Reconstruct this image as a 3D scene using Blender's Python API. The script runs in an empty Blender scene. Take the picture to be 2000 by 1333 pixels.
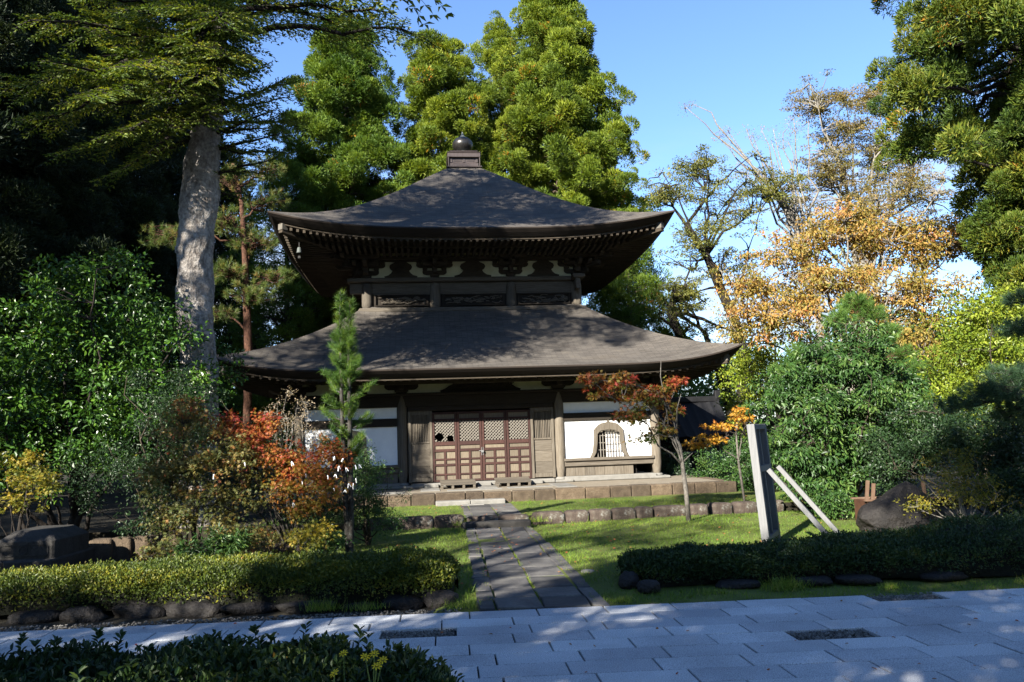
import bpy, math, random
import numpy as np
from mathutils import Matrix, Vector

SC = bpy.context.scene
COL = SC.collection
R = math.radians

# ------------------------------------------------------------------ camera
F_PX, PITCH, ROLL, EYE = 1556.0, 0.1157, 0.0343, 1.6
cam = bpy.data.cameras.new("camera")
cam.sensor_width = 36.0
cam.lens = 36.0 * F_PX / 2000.0
cam.clip_start, cam.clip_end = 0.05, 3000.0
cam_ob = bpy.data.objects.new("camera", cam)
COL.objects.link(cam_ob)
_R0, _F, _U0 = Vector((1, 0, 0)), Vector((0, math.cos(PITCH), math.sin(PITCH))), Vector((0, -math.sin(PITCH), math.cos(PITCH)))
_Rr = _R0 * math.cos(ROLL) - _U0 * math.sin(ROLL)
_Ur = _R0 * math.sin(ROLL) + _U0 * math.cos(ROLL)
_m = Matrix((_Rr, _Ur, -_F)).transposed().to_4x4()
_m.translation = Vector((0, 0, EYE))
cam_ob.matrix_world = _m
SC.camera = cam_ob

# ------------------------------------------------------------------ sun and sky
SUN_EL, SUN_AZ = R(28), R(32)              # sun stands behind the viewer, to the left
sun_dir = Vector((-math.sin(SUN_AZ) * math.cos(SUN_EL), -math.cos(SUN_AZ) * math.cos(SUN_EL), math.sin(SUN_EL)))
sun = bpy.data.lights.new("sun", 'SUN')
sun.energy = 5.0
sun.angle = R(0.53)
sun.color = (1.0, 0.94, 0.83)
sun_ob = bpy.data.objects.new("sun", sun)
COL.objects.link(sun_ob)
sun_ob.rotation_euler = sun_dir.to_track_quat('Z', 'Y').to_euler()

world = bpy.data.worlds.new("World")
SC.world = world
world.use_nodes = True
nt = world.node_tree
for n in list(nt.nodes):
    nt.nodes.remove(n)
w_out = nt.nodes.new("ShaderNodeOutputWorld")
w_bg = nt.nodes.new("ShaderNodeBackground")
w_sky = nt.nodes.new("ShaderNodeTexSky")
w_sky.sky_type = 'NISHITA'
w_sky.sun_disc = False
w_sky.sun_elevation = SUN_EL
w_sky.sun_rotation = math.pi + SUN_AZ
w_sky.air_density = 1.0
w_sky.dust_density = 0.05
w_sky.ozone_density = 2.0
w_bg.inputs["Strength"].default_value = 0.063
# thin white clouds low in the sky
w_tc = nt.nodes.new("ShaderNodeTexCoord")
w_map = nt.nodes.new("ShaderNodeMapping")
w_map.inputs["Scale"].default_value = (2.2, 2.2, 7.0)
w_map.inputs["Location"].default_value = (0.35, 0.0, 0.2)
w_no = nt.nodes.new("ShaderNodeTexNoise")
w_no.inputs["Scale"].default_value = 1.6
w_no.inputs["Detail"].default_value = 7.0
w_no.inputs["Roughness"].default_value = 0.6
w_cr = nt.nodes.new("ShaderNodeValToRGB")
w_cr.color_ramp.elements[0].position = 0.45
w_cr.color_ramp.elements[0].color = (0, 0, 0, 1)
w_cr.color_ramp.elements[1].position = 0.66
w_cr.color_ramp.elements[1].color = (1, 1, 1, 1)
w_sep = nt.nodes.new("ShaderNodeSeparateXYZ")
w_mr = nt.nodes.new("ShaderNodeMapRange")       # clouds only near the horizon
w_mr.inputs["From Min"].default_value = 0.17
w_mr.inputs["From Max"].default_value = 0.36
w_mr.inputs["To Min"].default_value = 0.9
w_mr.inputs["To Max"].default_value = 0.0
w_mul = nt.nodes.new("ShaderNodeMath"); w_mul.operation = 'MULTIPLY'
w_mix = nt.nodes.new("ShaderNodeMix"); w_mix.data_type = 'RGBA'
w_mix.inputs[7].default_value = (3.3, 3.5, 3.75, 1)
L = nt.links.new
L(w_tc.outputs["Generated"], w_map.inputs["Vector"])
L(w_map.outputs[0], w_no.inputs["Vector"])
L(w_no.outputs["Fac"], w_cr.inputs["Fac"])
L(w_tc.outputs["Generated"], w_sep.inputs[0])
L(w_sep.outputs["Z"], w_mr.inputs["Value"])
L(w_cr.outputs["Color"], w_mul.inputs[0])
L(w_mr.outputs[0], w_mul.inputs[1])
L(w_mul.outputs[0], w_mix.inputs[0])
w_tint = nt.nodes.new("ShaderNodeMix"); w_tint.data_type = 'RGBA'; w_tint.blend_type = 'MULTIPLY'
w_tint.inputs[0].default_value = 1.0
w_tint.inputs[7].default_value = (.84, .98, 1.22, 1)      # the cool white balance of the photograph's sky
L(w_sky.outputs[0], w_tint.inputs[6])
L(w_tint.outputs[2], w_mix.inputs[6])
L(w_mix.outputs[2], w_bg.inputs["Color"])
L(w_bg.outputs[0], w_out.inputs["Surface"])

SC.view_settings.view_transform = 'Standard'
SC.view_settings.look = 'None'
SC.view_settings.exposure = 2.05
SC.view_settings.gamma = 1.0
SC.view_settings.use_curve_mapping = False
SC.cycles.max_bounces = 6
SC.cycles.diffuse_bounces = 3
SC.cycles.glossy_bounces = 2
SC.cycles.transmission_bounces = 3
SC.cycles.caustics_reflective = False
SC.cycles.caustics_refractive = False


def at(px, py, Y):
    """point at forward distance Y seen at pixel (px, py) of the 2000 x 1333 photograph; used to measure positions"""
    u, v = px - 1000.0, py - 666.5
    cr, sr = math.cos(ROLL), math.sin(ROLL)
    X, yd = cr * u - sr * v, sr * u + cr * v
    up = -yd / F_PX
    d = Vector((X / F_PX, math.cos(PITCH) - up * math.sin(PITCH), math.sin(PITCH) + up * math.cos(PITCH)))
    t = Y / d.y
    return np.array((d.x * t, Y, EYE + d.z * t))


# ------------------------------------------------------------------ mesh helper
class MB:
    """collects vertices and faces, then links them as ONE mesh object"""
    def __init__(self):
        self.V, self.Fc, self.rnd, self.n, self.UV = [], [], [], 0, []
        self.M = None

    def add(self, V, F, rnd=0.5):
        V = np.asarray(V, dtype=np.float64).reshape(-1, 3)
        if self.M is not None:
            V = V @ self.M[:3, :3].T + self.M[:3, 3]
        F = np.asarray(F, dtype=np.int64)
        self.V.append(V)
        self.Fc.append(F + self.n)
        r = np.full(len(V), rnd, dtype=np.float32) if np.isscalar(rnd) else np.asarray(rnd, dtype=np.float32)
        self.rnd.append(r)
        self.n += len(V)

    def box(self, x0, x1, y0, y1, z0, z1, ch=0.0, rnd=0.5):
        if x0 > x1: x0, x1 = x1, x0
        if y0 > y1: y0, y1 = y1, y0
        if z0 > z1: z0, z1 = z1, z0
        c = min(ch, (x1 - x0) * .45, (y1 - y0) * .45, (z1 - z0) * .45)
        if c <= 0:
            V = [(x, y, z) for z in (z0, z1) for y in (y0, y1) for x in (x0, x1)]
            F = [(0, 2, 3, 1), (4, 5, 7, 6), (0, 1, 5, 4), (2, 6, 7, 3), (0, 4, 6, 2), (1, 3, 7, 5)]
            self.add(V, F, rnd)
            return
        V, idx = [], {}
        for ix, x in enumerate((x0, x1)):
            for iy, y in enumerate((y0, y1)):
                for iz, z in enumerate((z0, z1)):
                    sx, sy, sz = (1 if ix == 0 else -1), (1 if iy == 0 else -1), (1 if iz == 0 else -1)
                    for ax in range(3):
                        p = [x + sx * c, y + sy * c, z + sz * c]
                        p[ax] = (x, y, z)[ax]
                        idx[(ix, iy, iz, ax)] = len(V)
                        V.append(p)
        Q, T = [], []
        Q += [[idx[(i, 0, 0, 0)], idx[(i, 1, 0, 0)], idx[(i, 1, 1, 0)], idx[(i, 0, 1, 0)]] for i in (0, 1)]
        Q += [[idx[(0, i, 0, 1)], idx[(1, i, 0, 1)], idx[(1, i, 1, 1)], idx[(0, i, 1, 1)]] for i in (0, 1)]
        Q += [[idx[(0, 0, i, 2)], idx[(1, 0, i, 2)], idx[(1, 1, i, 2)], idx[(0, 1, i, 2)]] for i in (0, 1)]
        for i in (0, 1):
            for j in (0, 1):
                Q.append([idx[(i, j, 0, 0)], idx[(i, j, 1, 0)], idx[(i, j, 1, 1)], idx[(i, j, 0, 1)]])
                Q.append([idx[(i, 0, j, 0)], idx[(i, 1, j, 0)], idx[(i, 1, j, 2)], idx[(i, 0, j, 2)]])
                Q.append([idx[(0, i, j, 1)], idx[(1, i, j, 1)], idx[(1, i, j, 2)], idx[(0, i, j, 2)]])
                for k in (0, 1):
                    T.append([idx[(i, j, k, 0)], idx[(i, j, k, 1)], idx[(i, j, k, 2)]])
        n0 = self.n
        self.add(V, Q, rnd)
        self.Fc.append(np.array(T) + n0)

    def bar(self, p0, p1, w, h, rnd=0.5):
        """square bar from p0 to p1; w across, h in the vertical sense"""
        p0, p1 = np.array(p0, float), np.array(p1, float)
        d = p1 - p0
        d /= np.linalg.norm(d)
        up = np.array((0, 0, 1.0)) if abs(d[2]) < .95 else np.array((0, 1.0, 0))
        s = np.cross(d, up); s /= np.linalg.norm(s)
        u = np.cross(s, d)
        V = []
        for p in (p0, p1):
            for a, b_ in ((-1, -1), (1, -1), (1, 1), (-1, 1)):
                V.append(p + s * a * w / 2 + u * b_ * h / 2)
        self.add(V, [(0, 3, 2, 1), (4, 5, 6, 7), (0, 1, 5, 4), (1, 2, 6, 5), (2, 3, 7, 6), (3, 0, 4, 7)], rnd)

    def tube(self, pts, rad, n=8, rnd=0.5, cap=True, wob=0.0, seed=0):
        pts = np.asarray(pts, float)
        k = len(pts)
        rad = np.broadcast_to(np.asarray(rad, float), (k,))
        T = np.gradient(pts, axis=0)
        T /= np.linalg.norm(T, axis=1)[:, None] + 1e-9
        ref = np.array((0.31, 0.95, 0.02)) if abs(T[0][2]) > .6 else np.array((0.03, 0.02, 1.0))
        S = np.cross(T, ref); S /= np.linalg.norm(S, axis=1)[:, None] + 1e-9
        U = np.cross(T, S)
        a = np.arange(n) / n * 2 * math.pi
        rr = rad[:, None] * np.ones((1, n))
        if wob:
            g = np.random.default_rng(seed)
            nz = g.normal(size=(k, n))
            nz = (nz + np.roll(nz, 1, 0) + np.roll(nz, 1, 1) + np.roll(nz, -1, 1)) / 2
            rr = rr * (1 + wob * nz)
        V = pts[:, None, :] + rr[..., None] * (np.cos(a)[None, :, None] * S[:, None, :] + np.sin(a)[None, :, None] * U[:, None, :])
        i = np.arange(k - 1)[:, None] * n
        j = np.arange(n)[None, :]
        jn = (j + 1) % n
        Fq = np.stack([i + j, i + jn, i + n + jn, i + n + j], -1).reshape(-1, 4)
        n0 = self.n
        self.add(V.reshape(-1, 3), Fq, rnd)
        if cap:
            self.Fc.append(np.array([list(range(n))[::-1]]) + n0)
            self.Fc.append(np.array([list(range((k - 1) * n, k * n))]) + n0)

    def lathe(self, prof, n=24, cx=0, cy=0, rnd=0.5):
        prof = np.asarray(prof, float)
        a = np.arange(n) / n * 2 * math.pi
        k = len(prof)
        V = np.stack([cx + prof[:, 0:1] * np.cos(a), cy + prof[:, 0:1] * np.sin(a), prof[:, 1:2] * np.ones((1, n))], -1)
        i = np.arange(k - 1)[:, None] * n
        j = np.arange(n)[None, :]
        jn = (j + 1) % n
        self.add(V.reshape(-1, 3), np.stack([i + j, i + jn, i + n + jn, i + n + j], -1).reshape(-1, 4), rnd)

    def grid(self, P, rnd=0.5, uv=None):
        P = np.asarray(P, float)
        a, b_ = P.shape[:2]
        i = np.arange(a - 1)[:, None] * b_
        j = np.arange(b_ - 1)[None, :]
        F = np.stack([i + j, i + j + 1, i + b_ + j + 1, i + b_ + j], -1).reshape(-1, 4)
        if uv is not None:
            self.UV.append((self.n, np.asarray(uv, float).reshape(-1, 2)))
        self.add(P.reshape(-1, 3), F, rnd)

    def prism(self, poly, y0, y1, rnd=0.5):
        """polygon given in (x, z), pushed from y0 to y1"""
        n = len(poly)
        V = [(x, y0, z) for x, z in poly] + [(x, y1, z) for x, z in poly]
        n0 = self.n
        self.add(V, [(i, (i + 1) % n, n + (i + 1) % n, n + i) for i in range(n)], rnd)
        self.Fc.append(np.array([list(range(n))]) + n0)
        self.Fc.append(np.array([list(range(n, 2 * n))[::-1]]) + n0)

    def mesh(self, name, smooth=False):
        me = bpy.data.meshes.new(name)
        V = np.concatenate(self.V)
        tot = [np.full(len(f), f.shape[1], dtype=np.int32) for f in self.Fc if len(f)]
        flat = np.concatenate([f.reshape(-1) for f in self.Fc if len(f)]).astype(np.int32)
        tot = np.concatenate(tot)
        st = np.zeros(len(tot), dtype=np.int32)
        st[1:] = np.cumsum(tot)[:-1]
        me.vertices.add(len(V))
        me.vertices.foreach_set("co", V.astype(np.float32).ravel())
        me.loops.add(len(flat))
        me.loops.foreach_set("vertex_index", flat)
        me.polygons.add(len(tot))
        me.polygons.foreach_set("loop_start", st)
        me.polygons.foreach_set("loop_total", tot)
        me.polygons.foreach_set("use_smooth", np.full(len(tot), bool(smooth)))
        at_ = me.attributes.new("rnd", 'FLOAT', 'POINT')
        at_.data.foreach_set("value", np.concatenate(self.rnd))
        if self.UV:
            uvv = np.zeros((len(V), 2))
            for n0, u in self.UV:
                uvv[n0:n0 + len(u)] = u
            ul = me.uv_layers.new(name="UVMap")
            ul.data.foreach_set("uv", uvv[flat].astype(np.float32).ravel())
        me.update(calc_edges=True)
        return me

    def build(self, name, mat, parent=None, smooth=False, label=None):
        me = self.mesh(name, smooth)
        me.materials.append(mat)
        o = bpy.data.objects.new(name, me)
        COL.objects.link(o)
        if parent is not None:
            o.parent = parent
        if label:
            o["label"] = label
        return o


def tag(o, label, cat, group=None):
    o["label"] = label
    o["category"] = cat
    if group:
        o["group"] = group
    return o


def thing(name, label, cat, loc=(0, 0, 0), rz=0.0, group=None):
    o = bpy.data.objects.new(name, None)
    o.empty_display_size = .3
    COL.objects.link(o)
    o.location = tuple(float(v) for v in loc)
    o.rotation_euler = (0, 0, rz)
    return tag(o, label, cat, group)


def structure(o):
    o["kind"] = "structure"
    return o


def stuff(o, label, cat):
    o["kind"] = "stuff"
    return tag(o, label, cat)


def copy_tree(o, parent=None):
    c = o.copy()
    COL.objects.link(c)
    if parent is not None:
        c.parent = parent
    for ch in list(o.children):
        copy_tree(ch, c)
    return c


# ------------------------------------------------------------------ materials
def new_mat(name):
    m = bpy.data.materials.new(name)
    m.use_nodes = True
    t = m.node_tree
    b = t.nodes["Principled BSDF"]
    return m, t, b


def ramp(t, stops):
    r = t.nodes.new("ShaderNodeValToRGB")
    e = r.color_ramp.elements
    while len(e) < len(stops):
        e.new(0.5)
    for i, (p, c) in enumerate(stops):
        e[i].position = p
        e[i].color = (c[0], c[1], c[2], 1)
    return r


def noise(t, scale, detail=5, rough=.6, stretch=None, coord="Object", w=None):
    tc = t.nodes.new("ShaderNodeTexCoord")
    mp = t.nodes.new("ShaderNodeMapping")
    if stretch:
        mp.inputs["Scale"].default_value = stretch
    n = t.nodes.new("ShaderNodeTexNoise")
    n.inputs["Scale"].default_value = scale
    n.inputs["Detail"].default_value = detail
    n.inputs["Roughness"].default_value = rough
    t.links.new(tc.outputs[coord], mp.inputs["Vector"])
    t.links.new(mp.outputs[0], n.inputs["Vector"])
    return n


def bump(t, b, src, strength=.4, dist=.02):
    bp = t.nodes.new("ShaderNodeBump")
    bp.inputs["Strength"].default_value = strength
    bp.inputs["Distance"].default_value = dist
    t.links.new(src, bp.inputs["Height"])
    t.links.new(bp.outputs[0], b.inputs["Normal"])


def mixc(t, a, b_, fac, mode='MIX'):
    m = t.nodes.new("ShaderNodeMix")
    m.data_type = 'RGBA'
    m.blend_type = mode
    for sock, v in ((m.inputs[6], a), (m.inputs[7], b_), (m.inputs[0], fac)):
        if hasattr(v, "links"):
            t.links.new(v, sock)
        elif isinstance(v, (int, float)):
            sock.default_value = v
        else:
            sock.default_value = (v[0], v[1], v[2], 1)
    return m.outputs[2]


def plain_noise_mat(name, stops, scale, rough=.85, stretch=None, bs=.4, bd=.01, detail=6, rnd_amt=0.0, fine=None, spec=.3, k=.25):
    """noise-coloured surface; rnd_amt lets the per-piece attribute vary the tone"""
    m, t, b = new_mat(name)
    n = noise(t, scale, detail, .65, stretch)
    r = ramp(t, [(p_, tuple(v * k for v in c_)) for p_, c_ in stops])
    t.links.new(n.outputs["Fac"], r.inputs["Fac"])
    c = r.outputs["Color"]
    if fine:
        n2 = noise(t, fine[0], 3, .6)
        r2 = ramp(t, [(.3, (1 - fine[1],) * 3), (.7, (1 + fine[1],) * 3)])
        t.links.new(n2.outputs["Fac"], r2.inputs["Fac"])
        c = mixc(t, c, r2.outputs["Color"], 1.0, 'MULTIPLY')
    if rnd_amt:
        a = t.nodes.new("ShaderNodeAttribute"); a.attribute_name = "rnd"
        r3 = ramp(t, [(0, (1 - rnd_amt,) * 3), (1, (1 + rnd_amt, 1 + rnd_amt * .9, 1 + rnd_amt * .75))])
        t.links.new(a.outputs["Fac"], r3.inputs["Fac"])
        c = mixc(t, c, r3.outputs["Color"], 1.0, 'MULTIPLY')
    t.links.new(c, b.inputs["Base Color"])
    b.inputs["Roughness"].default_value = rough
    b.inputs["Specular IOR Level"].default_value = spec
    h = n.outputs["Fac"]
    if fine:
        ma = t.nodes.new("ShaderNodeMath"); ma.operation = 'MULTIPLY_ADD'
        t.links.new(n2.outputs["Fac"], ma.inputs[0]); ma.inputs[1].default_value = .45
        t.links.new(h, ma.inputs[2])
        h = ma.outputs[0]
    bump(t, b, h, bs, bd)
    return m


def leaf_mat(name, stops, rough=.5, trans=.3, spec=.35, tcol=(1.25, 1.15, .45)):
    m, t, b = new_mat(name)
    a = t.nodes.new("ShaderNodeAttribute"); a.attribute_name = "rnd"
    r = ramp(t, [(p_, tuple(v * .92 for v in c_)) for p_, c_ in stops])
    t.links.new(a.outputs["Fac"], r.inputs["Fac"])
    t.links.new(r.outputs["Color"], b.inputs["Base Color"])
    b.inputs["Roughness"].default_value = rough
    b.inputs["Specular IOR Level"].default_value = spec
    tr = t.nodes.new("ShaderNodeBsdfTranslucent")
    t.links.new(mixc(t, r.outputs["Color"], tcol, 1.0, 'MULTIPLY'), tr.inputs["Color"])
    ms = t.nodes.new("ShaderNodeMixShader")
    ms.inputs[0].default_value = trans
    t.links.new(b.outputs[0], ms.inputs[1])
    t.links.new(tr.outputs[0], ms.inputs[2])
    t.links.new(ms.outputs[0], t.nodes["Material Output"].inputs["Surface"])
    return m


MAT = {}
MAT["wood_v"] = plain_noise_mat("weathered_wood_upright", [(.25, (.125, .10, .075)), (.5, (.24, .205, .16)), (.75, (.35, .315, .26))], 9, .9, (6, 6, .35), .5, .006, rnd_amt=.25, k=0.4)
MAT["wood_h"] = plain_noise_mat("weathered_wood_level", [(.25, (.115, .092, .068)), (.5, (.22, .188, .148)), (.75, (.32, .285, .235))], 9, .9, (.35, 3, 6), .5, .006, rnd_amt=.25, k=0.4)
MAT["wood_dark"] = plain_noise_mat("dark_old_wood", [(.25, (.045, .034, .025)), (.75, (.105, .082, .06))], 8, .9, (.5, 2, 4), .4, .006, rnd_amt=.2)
MAT["wood_eave"] = plain_noise_mat("eave_wood", [(.25, (.10, .075, .05)), (.75, (.22, .175, .125))], 7, .9, (1, 1, 4), .4, .006, rnd_amt=.2)
MAT["wood_pale"] = plain_noise_mat("pale_eave_end", [(.25, (.3, .27, .22)), (.75, (.5, .46, .4))], 9, .9, None, .4, .005)
MAT["bengara"] = plain_noise_mat("faded_red_door_frame", [(.25, (.065, .030, .025)), (.55, (.125, .052, .042)), (.8, (.21, .135, .105))], 14, .8, (3, 3, 1), .3, .004, rnd_amt=.2, k=0.32)
MAT["door_panel"] = plain_noise_mat("bleached_door_panel", [(.25, (.19, .15, .105)), (.75, (.38, .32, .24))], 10, .9, (6, 6, .5), .5, .005, rnd_amt=.2, k=0.42)
MAT["lattice"] = plain_noise_mat("bleached_lattice", [(.3, (.32, .28, .23)), (.7, (.5, .46, .40))], 30, .9, k=0.42)
MAT["bark_edge"] = plain_noise_mat("layered_bark_edge", [(.3, (.05, .036, .028)), (.7, (.11, .08, .06))], 4, .95, (.6, .6, 25), .6, .008)
MAT["plaster"] = plain_noise_mat("white_plaster", [(.3, (.74, .74, .74)), (.7, (.84, .84, .83))], 3, .9, None, .1, .003, fine=(40, .02), k=1)
MAT["cream"] = plain_noise_mat("cream_plaster", [(.3, (.50, .48, .32)), (.7, (.62, .60, .42))], 4, .9, None, .1, .003, k=1)
MAT["soffit"] = plain_noise_mat("soffit_boards", [(.3, (.11, .085, .06)), (.7, (.2, .16, .115))], 6, .95, (.6, 5, 1))
MAT["copper"] = plain_noise_mat("copper_finial", [(.3, (.16, .115, .1)), (.7, (.26, .2, .18))], 6, .45, (4, 4, .6), .15, .003, spec=.5)
MAT["copper"].node_tree.nodes["Principled BSDF"].inputs["Metallic"].default_value = .4
MAT["jewel"] = plain_noise_mat("dark_copper_jewel", [(.3, (.09, .085, .08)), (.7, (.2, .185, .17))], 5, .34, (6, 6, .5), .1, .003, spec=.5)
MAT["jewel"].node_tree.nodes["Principled BSDF"].inputs["Metallic"].default_value = .6
MAT["verdigris"] = plain_noise_mat("verdigris", [(.3, (.4, .47, .45)), (.7, (.6, .66, .64))], 9, .7, k=0.16)
MAT["iron"] = plain_noise_mat("dark_iron", [(.3, (.02, .02, .02)), (.7, (.06, .055, .05))], 12, .5)
MAT["lock"] = plain_noise_mat("grey_metal", [(.3, (.5, .5, .5)), (.7, (.65, .65, .65))], 12, .35)
MAT["paper"] = plain_noise_mat("white_paper", [(.3, (.8, .8, .8)), (.7, (.85, .85, .85))], 12, .9, k=1)
MAT["void"] = plain_noise_mat("painted_dark_void", [(.3, (.02, .017, .014)), (.7, (.035, .03, .025))], 3, .95)  # near-black colour standing in for unlit space
MAT["stone_block"] = plain_noise_mat("tuff_block", [(.2, (.12, .09, .065)), (.5, (.25, .185, .125)), (.8, (.36, .285, .2))], 7, .95, None, .9, .03, rnd_amt=.35, fine=(60, .25), k=0.3)
MAT["stone_pale"] = plain_noise_mat("pale_stone", [(.3, (.34, .33, .3)), (.7, (.52, .5, .46))], 6, .9, None, .4, .01, rnd_amt=.12, k=0.36)
MAT["stone_dark"] = plain_noise_mat("dark_stone", [(.3, (.07, .066, .062)), (.7, (.16, .15, .14))], 5, .85, None, .8, .02, rnd_amt=.25, fine=(50, .2))
MAT["rock"] = plain_noise_mat("rock", [(.25, (.05, .043, .04)), (.75, (.14, .12, .11))], 3, .75, None, 1.0, .05, rnd_amt=.2, fine=(25, .3), k=0.13)
MAT["rockred"] = plain_noise_mat("reddish_rock", [(.25, (.07, .052, .042)), (.75, (.2, .15, .12))], 4, .85, None, 1.0, .04, rnd_amt=.2, fine=(40, .3), k=0.2)
MAT["earth_floor"] = plain_noise_mat("beaten_earth", [(.3, (.36, .30, .22)), (.7, (.5, .43, .33))], 3, .95, None, .3, .01, fine=(45, .1), k=0.38)
MAT["board_paint"] = plain_noise_mat("grey_painted_wood", [(.3, (.36, .37, .38)), (.7, (.5, .5, .5))], 8, .8, (5, 5, .5), .3, .004, rnd_amt=.1, k=.32)
MAT["tin"] = plain_noise_mat("dark_blue_black_tiles", [(.3, (.012, .013, .017)), (.7, (.03, .03, .036))], 6, .6)
MAT["rust"] = plain_noise_mat("rusty_orange_wood", [(.3, (.15, .06, .03)), (.7, (.27, .115, .055))], 9, .8)
MAT["stick"] = plain_noise_mat("pale_stick", [(.3, (.36, .2, .12)), (.7, (.5, .33, .22))], 9, .8)
MAT["rail"] = plain_noise_mat("galvanised", [(.3, (.25, .25, .26)), (.7, (.36, .36, .37))], 9, .5, k=0.3)


def bark(name, stops, scale=5, stretch=(3, 3, .6), bd=.04, bs=1.0, k=.31):
    return plain_noise_mat(name, stops, scale, .95, stretch, bs, bd, fine=(16, .45), k=k)


MAT["bark_fir"] = bark("fir_bark", [(.25, (.16, .12, .095)), (.5, (.40, .36, .32)), (.78, (.62, .58, .53))], 2.6, (3.2, 3.2, 1.4), .09, 1.0, .62)
MAT["bark_dark"] = bark("dark_bark", [(.3, (.035, .027, .022)), (.7, (.085, .066, .052))])
MAT["bark_cedar"] = bark("cedar_bark", [(.3, (.16, .105, .075)), (.7, (.34, .25, .19))], 6, (5, 5, .3))
MAT["bark_red"] = bark("red_pine_bark", [(.3, (.12, .055, .035)), (.7, (.3, .14, .085))], 6, (3, 3, 1.2))
MAT["bark_grey"] = bark("grey_bark", [(.25, (.14, .125, .105)), (.75, (.37, .34, .29))], 9, (2, 2, 1.2), .01, .5, k=0.6)
MAT["bark_maple"] = bark("maple_bark", [(.25, (.12, .105, .09)), (.75, (.34, .31, .27))], 9, (2, 2, 1.2), .01, .5, .40)
MAT["bark_lichen"] = bark("lichen_bark", [(.35, (.06, .048, .04)), (.55, (.12, .11, .095)), (.7, (.3, .34, .3))], 12, (2, 2, 1), .01, .5)
MAT["twig"] = bark("twig", [(.3, (.10, .075, .05)), (.7, (.2, .16, .115))], 9, None, .005, .3)

G = leaf_mat
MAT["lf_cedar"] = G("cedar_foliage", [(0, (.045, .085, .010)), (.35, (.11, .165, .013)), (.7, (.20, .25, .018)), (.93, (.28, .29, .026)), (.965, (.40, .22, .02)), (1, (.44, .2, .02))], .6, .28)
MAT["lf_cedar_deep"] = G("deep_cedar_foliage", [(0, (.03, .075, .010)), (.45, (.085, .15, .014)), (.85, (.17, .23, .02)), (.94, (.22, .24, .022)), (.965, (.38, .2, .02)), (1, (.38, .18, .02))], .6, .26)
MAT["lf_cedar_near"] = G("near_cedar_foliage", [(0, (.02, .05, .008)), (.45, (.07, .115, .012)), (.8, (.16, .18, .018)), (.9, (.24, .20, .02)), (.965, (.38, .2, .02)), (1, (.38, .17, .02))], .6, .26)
MAT["lf_fir"] = G("fir_foliage", [(0, (.035, .07, .012)), (.5, (.10, .15, .02)), (.85, (.21, .235, .03)), (1, (.32, .27, .035))], .55, .35)
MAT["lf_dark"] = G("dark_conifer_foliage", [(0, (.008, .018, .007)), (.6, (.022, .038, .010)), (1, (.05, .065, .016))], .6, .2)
MAT["lf_camellia"] = G("camellia_leaves", [(0, (.014, .045, .007)), (.6, (.045, .11, .010)), (.95, (.09, .17, .016)), (1, (.2, .12, .02))], .36, .2, .4)
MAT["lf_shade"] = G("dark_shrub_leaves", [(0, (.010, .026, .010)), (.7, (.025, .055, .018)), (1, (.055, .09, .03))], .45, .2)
MAT["lf_bush"] = G("glossy_bush_leaves", [(0, (.015, .042, .012)), (.6, (.042, .098, .02)), (1, (.11, .17, .035))], .46, .22, .35)
MAT["lf_lime"] = G("lime_leaves", [(0, (.06, .11, .014)), (.5, (.17, .23, .02)), (1, (.30, .33, .035))], .45, .35)
MAT["lf_wood"] = G("far_wood_leaves", [(0, (.03, .06, .012)), (.5, (.07, .12, .02)), (.9, (.14, .18, .03)), (1, (.22, .15, .03))], .6, .3)
MAT["lf_zelkova"] = G("brown_green_leaves", [(0, (.10, .10, .035)), (.45, (.19, .165, .045)), (.8, (.28, .2, .065)), (1, (.32, .19, .09))], .6, .38, tcol=(1.2, 1.05, .6))
MAT["lf_greenmaple"] = G("yellowing_green_leaves", [(0, (.07, .085, .022)), (.5, (.15, .165, .035)), (1, (.26, .23, .05))], .6, .35)
MAT["lf_cherry"] = G("orange_cherry_leaves", [(0, (.11, .13, .03)), (.35, (.25, .20, .04)), (.7, (.40, .25, .065)), (.9, (.45, .22, .08)), (1, (.42, .13, .06))], .55, .4, tcol=(1.15, 1.0, .5))
MAT["lf_pine"] = G("pine_needles", [(0, (.04, .10, .02)), (.6, (.085, .17, .03)), (1, (.15, .23, .035))], .5, .25)
MAT["lf_pine_dark"] = G("dark_pine_needles", [(0, (.018, .045, .02)), (.7, (.04, .085, .035)), (1, (.075, .12, .045))], .5, .2)
MAT["lf_redpine"] = G("red_pine_needles", [(0, (.05, .09, .02)), (.6, (.11, .16, .035)), (.8, (.2, .16, .04)), (1, (.26, .14, .045))], .5, .3)
MAT["lf_sapling"] = G("young_pine_needles", [(0, (.02, .06, .010)), (.5, (.055, .12, .014)), (.85, (.12, .19, .02)), (1, (.24, .30, .035))], .5, .25)
MAT["lf_maple_red"] = G("red_maple_leaves", [(0, (.10, .11, .02)), (.3, (.24, .17, .025)), (.55, (.36, .14, .03)), (.85, (.34, .065, .03)), (1, (.26, .03, .025))], .5, .4, tcol=(1.25, .9, .5))
MAT["lf_maple_olive"] = G("olive_maple_leaves", [(0, (.05, .075, .02)), (.5, (.12, .12, .03)), (.75, (.2, .14, .035)), (.92, (.26, .10, .03)), (1, (.26, .05, .02))], .5, .35, tcol=(1.2, 1.0, .5))
MAT["lf_maple_fade"] = G("turning_maple_leaves", [(0, (.05, .085, .012)), (.35, (.12, .12, .018)), (.6, (.22, .12, .022)), (.8, (.27, .065, .022)), (1, (.24, .025, .018))], .5, .4, tcol=(1.2, .95, .5))
MAT["lf_maple_gold"] = G("golden_maple_leaves", [(0, (.22, .15, .02)), (.5, (.5, .28, .03)), (1, (.5, .16, .03))], .5, .4, tcol=(1.15, 1.0, .4))
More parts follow.
